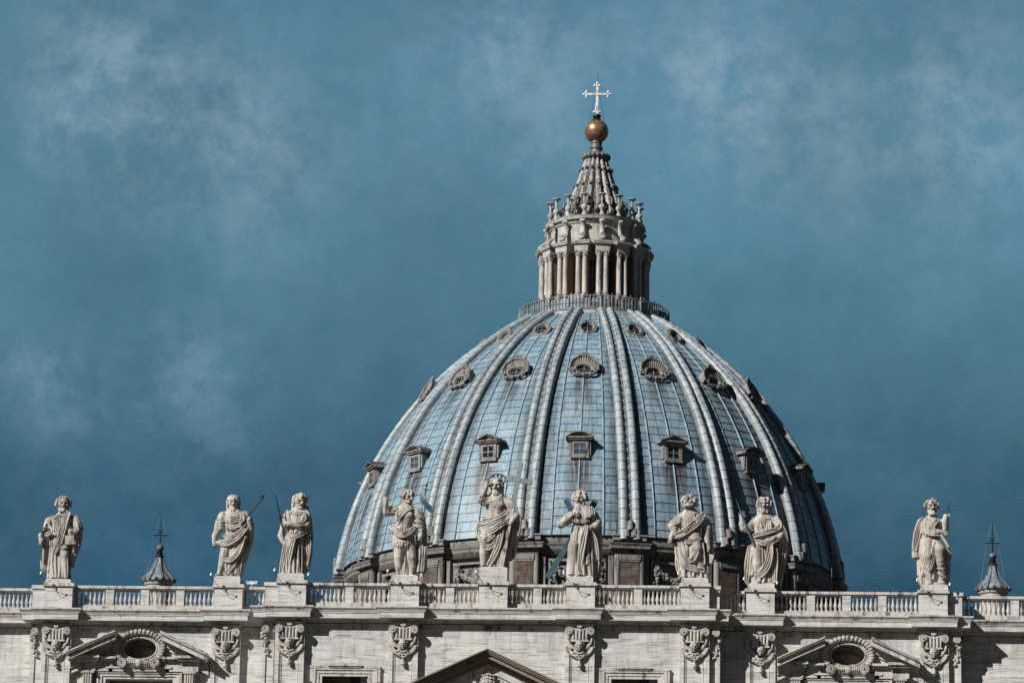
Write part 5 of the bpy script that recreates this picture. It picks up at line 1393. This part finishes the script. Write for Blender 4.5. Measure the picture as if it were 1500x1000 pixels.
k.folds([(895, 500, 4, 78), (890, 620, 6, 100), (885, 740, 0, 108), (880, 850, 0, 116)], 10, 10)
k.chain([(870, 560, 30, 56), (835, 660, 56, 46), (815, 760, 40, 36), (800, 850, 20, 30)], 8); foot(k, (800, 852, 40), (-.15, .05, 1))
k.swag([(840, 540, 76), (820, 640, 100), (800, 750, 76), (785, 850, 60)], 9, 3, 16); k.swag([(900, 520, 80), (880, 600, 96), (860, 700, 90), (850, 800, 70)], 9, 3, 17)
k.swag([(810, 520, 60), (870, 540, 84), (950, 510, 76), (1000, 480, 50)], 9, 3, 13)
k.folds([(1000, 340, -20, 44), (1010, 500, -26, 52), (1005, 640, -26, 50), (992, 800, -24, 40)], 6, 9); k.swag([(1020, 460, 10), (1028, 600, 14), (1012, 770, 10)], 8, 3, 14)
k.build('figure', 'statue_stone', t)
bronze(t, k, 'sword', 'dark_iron', lambda m, P: (m.tube([P(707, 142, 90), P(735, 245, 90), P(762, 345, 90)], [.025, .05, .06], 6), m.tube([P(762, 345, 90), P(790, 440, 86)], .075, 8), m.tube([P(740, 372, 90), P(800, 352, 90)], .05, 6), m.tube([P(790, 440, 84), P(800, 520, 70)], .05, 6)))

# 4 --- bare chest and fur skirt
t, k = statue(3, 'stone statue of a bare-chested man in a ragged fur skirt', 285, 848, 5.263, (60, 470, 165, 865, -140, 140))
k.chain([(262, 490, 0, 66), (266, 440, 3, 62), (270, 385, 8, 76), (274, 345, 4, 70)], 12, .7)
k.ell((240, 375, 46), (34, 26, 20), 8); k.ell((302, 378, 46), (34, 26, 20), 8); k.cap((268, 390, 58), (266, 470, 58), 4, 4, 4, cut=True)
for y in (420, 442, 464): k.ell((250, y, 44), (15, 10, 10), 5); k.ell((284, y, 44), (15, 10, 10), 5)
k.cap((215, 342, 0), (345, 342, 0), 33, 33, 14, .9); k.cap((275, 335, 0), (278, 285, 8), 29, 26, 8)
k.head((285, 240, 12), 50, .75, -.12, 0, .25, 'curly', n=56)
k.arm([(212, 342, 2, 33), (165, 352, 8, 28), (128, 358, 14, 25)]); k.arm([(122, 356, 14, 26), (112, 310, 16, 24), (116, 268, 18, 17)]); k.hand((116, 272, 18), (.05, -1, .1), (-.2, 0, 1), 42, 1.1, side=1)
k.swag([(205, 330, 36), (170, 325, 36), (140, 340, 36)], 7, 3, 13)
k.swag([(330, 322, 44), (290, 355, 66), (240, 405, 66), (195, 445, 52)], 5, 1, 8)
k.folds([(262, 480, 0, 74), (262, 540, 2, 84), (262, 610, 2, 82)], 14, 7, jit=.8, fy=.8)
for i in range(13):
    a = -1.5 + 3.0 * i / 12; k.cap((262 + 84 * math.sin(a), 590, 68 * math.cos(a)), (262 + 80 * math.sin(a), 632 + k.rng.uniform(-8, 22), 60 * math.cos(a)), 12, 3, 3)
for i in range(60):
    a = k.rng.uniform(-1.6, 1.6); y = k.rng.uniform(500, 610); k.cap((262 + 86 * math.sin(a), y, 70 * math.cos(a)), (262 + 88 * math.sin(a) + k.rng.uniform(-5, 5), y + 22, 70 * math.cos(a)), 5.5, 2.5, 1.5)
k.swag([(170, 470, 50), (200, 505, 72), (260, 545, 88), (320, 510, 76), (350, 480, 56)], 9, 3, 14); k.cap((160, 480, 40), (185, 495, 50), 17, 14, 4)
k.chain([(228, 600, 6, 42), (226, 700, 14, 34), (230, 770, 6, 28), (234, 826, 0, 18)], 6); foot(k, (234, 834, 8), (-.25, .08, 1), 42, 12); k.ell((226, 705, 34), (17, 20, 12), 5)
k.chain([(318, 600, 8, 42), (330, 700, 18, 34), (338, 770, 6, 28), (330, 826, 0, 18)], 6); foot(k, (330, 834, 8), (.55, .08, 1), 44, 12); k.ell((331, 705, 38), (17, 20, 12), 5)
k.chain([(285, 640, -30, 26), (278, 740, -20, 30), (276, 840, -16, 38)], 6); k.swag([(268, 690, 10), (264, 780, 16), (262, 840, 20)], 7, 3, 12)
k.arm([(352, 352, 0, 36), (385, 430, 4, 33), (402, 490, 14, 30), (398, 545, 40, 20)]); k.hand((398, 540, 40), (.0, 1, .1), (.8, 0, .5), 42, .9, side=1)
k.folds([(372, 350, -6, 40), (392, 450, -8, 46), (400, 540, -16, 40), (408, 680, -20, 34), (400, 800, -20, 40)], 6, 8)
for y in (380, 420, 455, 490): k.swag([(350, y, 30), (385, y + 14, 46), (425, y + 18, 24)], 7, 2, 10)
k.swag([(425, 560, 10), (432, 640, 8), (425, 740, 4)], 7, 3, 12); k.folds([(378, 640, -30, 36), (375, 800, -30, 44)], 4, 8)
k.build('figure', 'statue_stone', t)
def f(m, P):
    m.tube([P(432, 135, 40), P(428, 300, 44), P(412, 470, 50), P(395, 800, 44)], .035, 6); m.beam(P(418, 180, 40), P(446, 183, 40), .05, .05); m.sphere(P(433, 150, 40), .11, 8, 6); m.sphere(P(418, 181, 40), .06, 6, 5); m.sphere(P(446, 184, 40), .06, 6, 5)
bronze(t, k, 'staff', 'bronze_patina', f)
def f(m, P):
    q = [P(x, y, d) for x, y, d in ((388, 228, 30), (402, 262, 40), (428, 290, 44), (455, 318, 42), (478, 345, 38), (498, 362, 44))]; wv = [.12, .26, .22, .26, .24, .12]
    vs = []
    for p, w_ in zip(q, wv): vs += [(p[0] - w_ * .55, p[1] - .03, p[2] - w_ * .6), (p[0] + w_ * .55, p[1] - .03, p[2] + w_ * .6), (p[0] - w_ * .55, p[1] + .04, p[2] - w_ * .6), (p[0] + w_ * .55, p[1] + .04, p[2] + w_ * .6)]
    fs = []
    for i in range(5): a = i * 4; fs += [(a, a + 4, a + 5, a + 1), (a + 2, a + 3, a + 7, a + 6), (a, a + 2, a + 6, a + 4), (a + 1, a + 5, a + 7, a + 3)]
    m.add(vs, fs + [(0, 1, 3, 2), (20, 22, 23, 21)])
bronze(t, k, 'scroll_banner', 'bronze_patina', f)

# 5 --- ring halo and tall cross
t, k = statue(4, 'stone statue of a man with a ring halo beside a tall pale-green cross', 990, 790, 5.263, (830, 1210, 85, 805, -140, 140), slab=(1.04, .9))
k.chain([(985, 410, 0, 66), (988, 350, 3, 64), (992, 290, 8, 78), (996, 255, 4, 70)], 12, .72)
k.ell((965, 300, 44), (32, 25, 20), 8); k.ell((1030, 302, 44), (32, 25, 20), 8); k.cap((992, 310, 56), (986, 400, 54), 4, 4, 4, cut=True)
for y in (340, 362, 384): k.ell((970, y, 42), (15, 10, 10), 5); k.ell((1005, y, 42), (15, 10, 10), 5)
k.cap((935, 262, 0), (1065, 262, 0), 34, 34, 14, .9); k.cap((994, 250, 0), (992, 205, 8), 29, 26, 8)
k.head((992, 158, 14), 52, -.12, -.05, 0, .75, 'long', hl=1.15, n=40)
k.arm([(928, 262, 6, 36), (900, 278, 26, 33), (880, 268, 46, 30)]); k.arm([(880, 265, 46, 30), (898, 215, 54, 24), (922, 160, 58, 16)]); k.hand((920, 164, 58), (.12, -1, .1), (-.1, 0, -1), 50, .25, side=1)
k.swag([(925, 235, 40), (892, 250, 66), (872, 285, 60)], 8, 3, 13); k.swag([(940, 250, 50), (930, 280, 58), (900, 300, 60)], 8, 3, 12); k.swag([(1035, 250, 46), (990, 285, 62), (930, 290, 62)], 6, 2, 14)
k.folds([(1000, 420, 0, 80), (1000, 520, 6, 92), (1012, 640, 0, 84), (1018, 775, -4, 78)], 9, 9)
k.swag([(870, 480, 46), (940, 480, 78), (1030, 440, 84), (1085, 395, 54)], 11, 4, 15); k.swag([(880, 530, 50), (950, 520, 86), (1020, 480, 92), (1080, 430, 60)], 10, 3, 15); k.swag([(1080, 350, 40), (1040, 400, 66), (960, 430, 72), (900, 430, 56)], 9, 3, 13)
k.chain([(950, 470, 20, 58), (925, 570, 50, 48), (912, 670, 34, 36), (908, 752, 20, 26)], 8); foot(k, (905, 768, 26), (-.35, .1, 1), 44, 13)
k.swag([(875, 430, 20), (866, 500, 16), (885, 580, 30)], 9, 3, 14)
k.swag([(880, 560, 60), (930, 580, 90), (990, 540, 84)], 8, 3, 13); k.swag([(895, 625, 60), (940, 640, 76), (1000, 590, 76), (1060, 500, 56)], 9, 3, 14)
k.swag([(1050, 480, 66), (1030, 600, 78), (990, 700, 70), (950, 770, 56)], 10, 3, 15); k.swag([(1060, 520, 50), (1050, 640, 62), (1030, 775, 56)], 9, 3, 15); foot(k, (995, 772, 40), (.05, .1, 1), 36, 12)
k.folds([(1095, 280, -8, 44), (1125, 360, -14, 52), (1130, 470, -20, 52), (1120, 580, -24, 44), (1105, 690, -26, 38)], 6, 9)
k.arm([(1070, 270, 4, 38), (1120, 330, 10, 36), (1150, 385, 24, 30), (1118, 440, 56, 18)]); k.hand((1124, 430, 54), (-.5, .8, .2), (.5, .2, .8), 46, .5, side=-1)
k.swag([(1070, 260, 44), (1110, 300, 50), (1160, 370, 34)], 9, 3, 15); k.swag([(1165, 380, 30), (1172, 440, 20), (1160, 530, 10)], 9, 3, 14)
k.chain([(1040, 500, -36, 60), (1040, 780, -36, 62)], 8, .7)
k.build('figure', 'statue_stone', t)
def f(m, P):
    m.beam(P(1185, -30, 12), P(1120, 330, 40), .34, .22); m.beam(P(1062, 95, 26), P(1275, 128, 26), .34, .215); 
bronze(t, k, 'cross', 'pale_patina', f)
bronze(t, k, 'cross_foot', 'statue_stone', lambda m, P: (m.beam(P(1120, 332, 40), P(1045, 790, 66), .36, .24)))
def f(m, P):
    c = (1000, 102, -8); m.tube([P(c[0] + 62 * math.cos(a), c[1] + 46 * math.sin(a), c[2] + 14 * math.sin(a)) for a in [2 * math.pi * i / 32 for i in range(32)]], .055, 6, True)
    for a in (-2.2, -1.57, -.94): m.beam(P(c[0] + 8 * math.cos(a), c[1] + 30, c[2]), P(c[0] + 58 * math.cos(a), c[1] + 44 * math.sin(a), c[2] - 8), .13, .05)
bronze(t, k, 'halo', 'dark_iron', f)

# 6 --- old man before a diagonal cross
t, k = statue(5, 'stone statue of an old bearded man before a dark diagonal cross', 400, 845, 5.5545, (195, 580, 135, 860, -140, 140))
k.folds([(415, 410, 0, 84), (412, 520, 0, 98), (412, 680, 0, 112), (412, 835, 0, 122)], 12, 10, jit=.4)
k.chain([(415, 420, 0, 76), (415, 360, 6, 88), (410, 320, 2, 80)], 14, .74); k.cap((330, 345, 0), (500, 345, 0), 38, 40, 14, .9); k.cap((400, 330, 2), (396, 275, 10), 32, 28, 8)
k.head((390, 212, 16), 56, -.3, -.12, 0, 1.1, 'curly', n=46)
k.tunic(412, 345, 405, 84, 90, 6, 8, 6)
k.arm([(318, 352, 6, 42), (262, 395, 16, 42), (238, 418, 30, 36)]); k.arm([(240, 415, 32, 38), (296, 378, 62, 30), (346, 348, 80, 21)]); k.hand((345, 348, 80), (.98, -.05, .2), (0, -.3, .95), 44, .4, side=-1)
for i in range(4): k.swag([(225 + i * 20, 390 - i * 12, 50), (240 + i * 22, 420 - i * 10, 66), (255 + i * 22, 445 - i * 10, 56)], 6, 2, 10)
k.arm([(500, 350, 2, 44), (528, 400, 10, 42), (515, 440, 40, 34), (482, 448, 64, 24)]); k.hand((486, 436, 66), (-.1, 1, .1), (.1, -.2, 1), 46, .4, side=-1)
k.slab((462, 330, 74), (20, 46, 22), 3, .06); k.slab((488, 318, 66), (10, 38, 24), 3, .05); k.swag([(480, 290, 76), (500, 330, 74), (490, 370, 66)], 8, 3, 13)
k.swag([(350, 400, 66), (410, 408, 82), (470, 400, 70)], 8, 2, 14); k.swag([(360, 350, 70), (350, 385, 74), (370, 405, 74)], 8, 3, 14)
k.swag([(450, 440, 80), (430, 540, 92), (410, 660, 92), (400, 800, 80)], 9, 3, 18); k.chain([(345, 600, 50, 46), (335, 720, 50, 42), (330, 820, 46, 44)], 10)
k.folds([(525, 380, -14, 40), (530, 520, -16, 42), (528, 680, -16, 44), (500, 835, -14, 60)], 5, 9); k.swag([(480, 480, 60), (520, 560, 40), (540, 700, 20)], 8, 3, 15)
foot(k, (325, 828, 70), (-.1, .08, 1), 30, 13); foot(k, (405, 828, 78), (.1, .08, 1), 30, 13)
k.build('figure', 'statue_stone', t)
bronze(t, k, 'diagonal_cross', 'bronze_patina', lambda m, P: (m.beam(P(268, 196, -84), P(560, 740, -84), .42, .26), m.beam(P(516, 204, -84), P(124, 832, -84), .42, .255)))

# 7 --- wild hair, looking up
t, k = statue(6, 'stone statue of a wild-haired man looking up', 325, 868, 5.882, (55, 500, 125, 885, -150, 150))
k.chain([(290, 520, 0, 84), (285, 430, 4, 84), (280, 360, 6, 92), (280, 320, 2, 74)], 14, .72); k.cap((200, 335, 0), (375, 345, 0), 40, 40, 16, .9); k.cap((280, 325, 2), (275, 265, 8), 34, 29, 8)
k.head((270, 215, 14), 60, -.3, .42, .1, .5, 'curly', hl=1.2, n=70)
k.tunic(280, 325, 520, 84, 94, 6, 9, 7, low=.8)
for i in range(20): a = k.rng.uniform(-2.6, .3); k.cap((270 + 52 * math.cos(a), 205 + 50 * math.sin(a), k.rng.uniform(-30, 30)), (270 + 74 * math.cos(a + .3), 205 + 66 * math.sin(a + .3), k.rng.uniform(-30, 30)), 12, 7, 3)
k.arm([(190, 350, 0, 44), (145, 400, 6, 46), (130, 415, 10, 42)]); k.arm([(140, 410, 10, 36), (142, 470, 26, 30), (118, 515, 50, 21)]); k.hand((122, 505, 50), (-.35, .9, .2), (-.7, -.3, .6), 52, .35, side=-1)
for i in range(4): k.swag([(110 + i * 14, 395 - i * 16, 36), (150 + i * 12, 400 - i * 14, 56), (195 + i * 6, 385 - i * 10, 50)], 7, 2, 10)
k.swag([(165, 505, 60), (230, 480, 84), (310, 420, 90), (375, 350, 66), (400, 320, 40)], 13, 4, 15); k.swag([(250, 300, 66), (290, 340, 84), (330, 390, 84)], 9, 3, 16); k.swag([(310, 310, 66), (300, 360, 84), (280, 400, 84)], 8, 2, 16)
k.arm([(385, 355, 0, 42), (425, 430, 2, 38), (425, 520, 10, 30), (440, 610, 24, 22)]); k.hand((438, 600, 26), (.05, 1, .1), (.9, 0, .4), 50, .6, side=1); k.folds([(420, 380, -10, 44), (430, 480, -14, 48), (440, 600, -24, 40), (446, 720, -24, 32)], 5, 9)
k.slab((448, 690, 20), (34, 40, 14), 3, -.3)
k.folds([(300, 500, 2, 84), (305, 600, 10, 104), (300, 720, 4, 110), (310, 850, 0, 122)], 8, 9)
k.chain([(320, 510, 30, 62), (335, 620, 64, 50), (350, 720, 46, 38), (400, 810, 34, 26), (420, 845, 34, 22)], 10); foot(k, (415, 850, 40), (.6, .1, 1), 44, 13)
k.swag([(165, 560, 20), (185, 680, 50), (240, 760, 80), (330, 790, 84), (400, 800, 60)], 12, 3, 16); k.swag([(200, 560, 50), (240, 690, 84), (300, 720, 96), (345, 650, 104)], 10, 3, 15); k.swag([(170, 640, 20), (185, 760, 40), (205, 845, 46)], 10, 3, 15); k.swag([(240, 560, 80), (290, 560, 96), (370, 530, 84)], 8, 3, 14)
k.swag([(375, 540, 60), (385, 640, 66), (400, 740, 60)], 9, 3, 15); foot(k, (250, 850, 60), (-.2, .05, 1), 40, 13)
k.build('figure', 'statue_stone', t)

# 8 --- hand raised, broad mantle
t, k = statue(7, 'stone statue of a long-haired man raising one hand with a thin rod', 920, 905, 5.882, (700, 1190, 115, 920, -150, 150))
k.folds([(930, 520, 2, 92), (922, 640, 2, 104), (918, 780, 0, 116), (915, 895, 0, 124)], 11, 10)
k.chain([(940, 520, 0, 88), (942, 440, 6, 88), (945, 370, 8, 90), (945, 340, 2, 74)], 14, .74); k.cap((870, 360, 0), (1030, 360, 0), 38, 42, 16, .9); k.cap((945, 340, 2), (945, 285, 8), 32, 28, 8)
k.head((945, 222, 14), 60, -.05, 0, 0, .7, 'long', hl=1.2, n=44)
k.tunic(943, 350, 500, 76, 92, 8, 8, 7, low=.9)
k.arm([(858, 375, 4, 40), (815, 415, 14, 40), (770, 425, 26, 34)]); k.arm([(768, 425, 28, 34), (752, 390, 40, 26), (748, 352, 50, 18)]); k.hand((748, 356, 50), (.02, -1, .1), (-.1, 0, -1), 56, .3, side=1)
for i in range(3): k.swag([(735 + i * 28, 400 - i * 4, 50), (765 + i * 24, 430 - i * 6, 62), (800 + i * 20, 462 - i * 8, 50)], 8, 2, 11)
k.arm([(1040, 385, 4, 44), (1090, 455, 14, 42), (1075, 500, 44, 34), (1005, 528, 76, 23)]); k.hand((1012, 524, 78), (-.95, .25, .1), (0, -.4, .9), 54, .35, side=1)
k.slab((960, 545, 84), (44, 14, 16), 3, .35)
k.folds([(1060, 380, -10, 54), (1095, 480, -14, 60), (1085, 620, -20, 58), (1065, 760, -26, 56), (1040, 890, -26, 54)], 7, 10)
k.swag([(1030, 330, 40), (1065, 390, 56), (1110, 470, 40), (1135, 540, 10)], 11, 4, 16); k.swag([(1050, 350, 50), (1080, 410, 66), (1030, 450, 80)], 9, 3, 14)
k.swag([(850, 500, 56), (910, 480, 86), (990, 460, 90), (1060, 440, 66)], 10, 3, 14); k.swag([(850, 540, 56), (920, 560, 90), (1000, 560, 92), (1060, 520, 66)], 11, 3, 14)
k.swag([(1000, 580, 92), (990, 690, 100), (950, 790, 96), (880, 860, 84)], 11, 4, 15); k.swag([(870, 600, 84), (850, 720, 84), (870, 800, 90)], 9, 3, 15); k.chain([(880, 620, 50, 50), (885, 740, 62, 44), (905, 870, 54, 34)], 10)
k.swag([(820, 580, 40), (805, 740, 50), (795, 890, 56)], 10, 3, 17); k.swag([(1040, 600, 60), (1040, 750, 66), (1035, 890, 60)], 10, 3, 17)
k.swag([(900, 380, 76), (905, 430, 84), (925, 470, 86)], 8, 3, 15); k.swag([(985, 370, 76), (985, 430, 86), (965, 470, 88)], 8, 3, 15); k.swag([(905, 350, 60), (945, 368, 76), (990, 350, 62)], 8, 2, 12)
foot(k, (905, 885, 70), (-.15, .06, 1), 38, 13); foot(k, (1030, 890, 46), (.3, .06, 1), 36, 13)
k.build('figure', 'statue_stone', t)
bronze(t, k, 'rod', 'bronze_patina', lambda m, P: (m.tube([P(700, 180, 50), P(726, 250, 56), P(752, 318, 66)], [.03, .05, .055], 6), m.tube([P(752, 318, 66), P(812, 470, 80), P(870, 606, 90)], .085, 8)))

# 9 --- cloak and raised knee
t, k = statue(8, 'stone statue of a cloaked bearded man with one knee raised', 335, 865, 5.884, (130, 510, 110, 880, -150, 150))
k.chain([(315, 460, 0, 70), (318, 400, 4, 74), (322, 345, 8, 84), (322, 310, 2, 68)], 14, .72); k.cap((245, 315, 0), (400, 320, 0), 36, 36, 14, .9); k.cap((320, 305, 2), (320, 250, 8), 31, 28, 8)
k.head((320, 190, 14), 58, .15, 0, 0, .7, 'curly', n=52)
k.tunic(320, 315, 440, 74, 86, 8, 8, 7, low=.8)
k.folds([(228, 310, -10, 36), (205, 400, -14, 36), (190, 500, -16, 34), (182, 610, -16, 26)], 5, 9); k.swag([(250, 290, 30), (215, 350, 30), (190, 450, 20), (175, 560, 14)], 9, 4, 13)
k.folds([(225, 480, -34, 40), (225, 640, -34, 34), (240, 840, -34, 34)], 4, 9)
k.arm([(248, 335, 4, 36), (258, 400, 14, 34), (285, 412, 44, 30), (370, 412, 76, 25), (420, 415, 82, 19)]); k.hand((412, 414, 82), (.95, .15, .1), (0, -.6, .8), 48, .35, side=-1)
k.swag([(280, 300, 60), (300, 360, 80), (340, 390, 84)], 8, 3, 14); k.swag([(370, 300, 56), (340, 340, 80), (300, 390, 80)], 8, 3, 14); k.swag([(250, 400, 56), (320, 430, 86), (400, 430, 80)], 8, 3, 12)
k.arm([(398, 335, 0, 36), (430, 375, 10, 32), (440, 330, 26, 27), (446, 275, 36, 19)]); k.hand((446, 285, 36), (.15, -1, 0), (-.6, 0, .8), 44, .9, side=-1)
k.chain([(440, 270, 40, 22), (428, 320, 40, 24), (432, 380, 30, 22)], 6)
k.folds([(290, 455, 4, 72), (285, 560, 12, 78), (288, 680, 6, 64), (294, 740, 0, 52)], 7, 9)
k.chain([(280, 500, 30, 56), (282, 620, 50, 46), (290, 720, 34, 36), (298, 830, 16, 26)], 8); foot(k, (298, 842, 24), (.0, .1, 1), 40, 13)
k.chain([(340, 500, 20, 52), (385, 565, 80, 46), (388, 650, 66, 38), (400, 740, 40, 30), (405, 825, 26, 24)], 8); foot(k, (408, 838, 34), (.25, .1, 1), 46, 14)
for y in (640, 680, 720, 760): k.swag([(360, y, 70), (395, y + 12, 96), (430, y - 4, 66)], 5, 1, 10)
k.swag([(390, 790, 60), (408, 800, 62), (428, 792, 52)], 8, 2, 10)
k.swag([(240, 600, 50), (275, 720, 70), (310, 690, 74), (335, 560, 84), (350, 510, 80)], 9, 3, 14); k.swag([(340, 540, 84), (320, 650, 66), (320, 800, 40)], 10, 3, 14)
k.chain([(340, 640, -30, 60), (345, 850, -30, 76)], 10, .7); k.chain([(440, 560, -10, 40), (445, 660, -16, 36), (430, 850, -20, 44)], 8); k.swag([(440, 540, 40), (465, 600, 30), (460, 640, 26)], 10, 3, 14)
k.slab((425, 495, 92), (10, 66, 30), 3, .55)
k.build('figure', 'statue_stone', t)
def f(m, P):
    a = [P(430, 252, 44), P(472, 232, 40), P(486, 150, 36), P(452, 185, 40)]
    m.add([(p[0], p[1] + e, p[2]) for e in (-.08, .08) for p in a], [(0, 3, 2, 1), (4, 5, 6, 7), (0, 1, 5, 4), (1, 2, 6, 5), (2, 3, 7, 6), (3, 0, 4, 7)])
bronze(t, k, 'blade', 'bronze_patina', f)
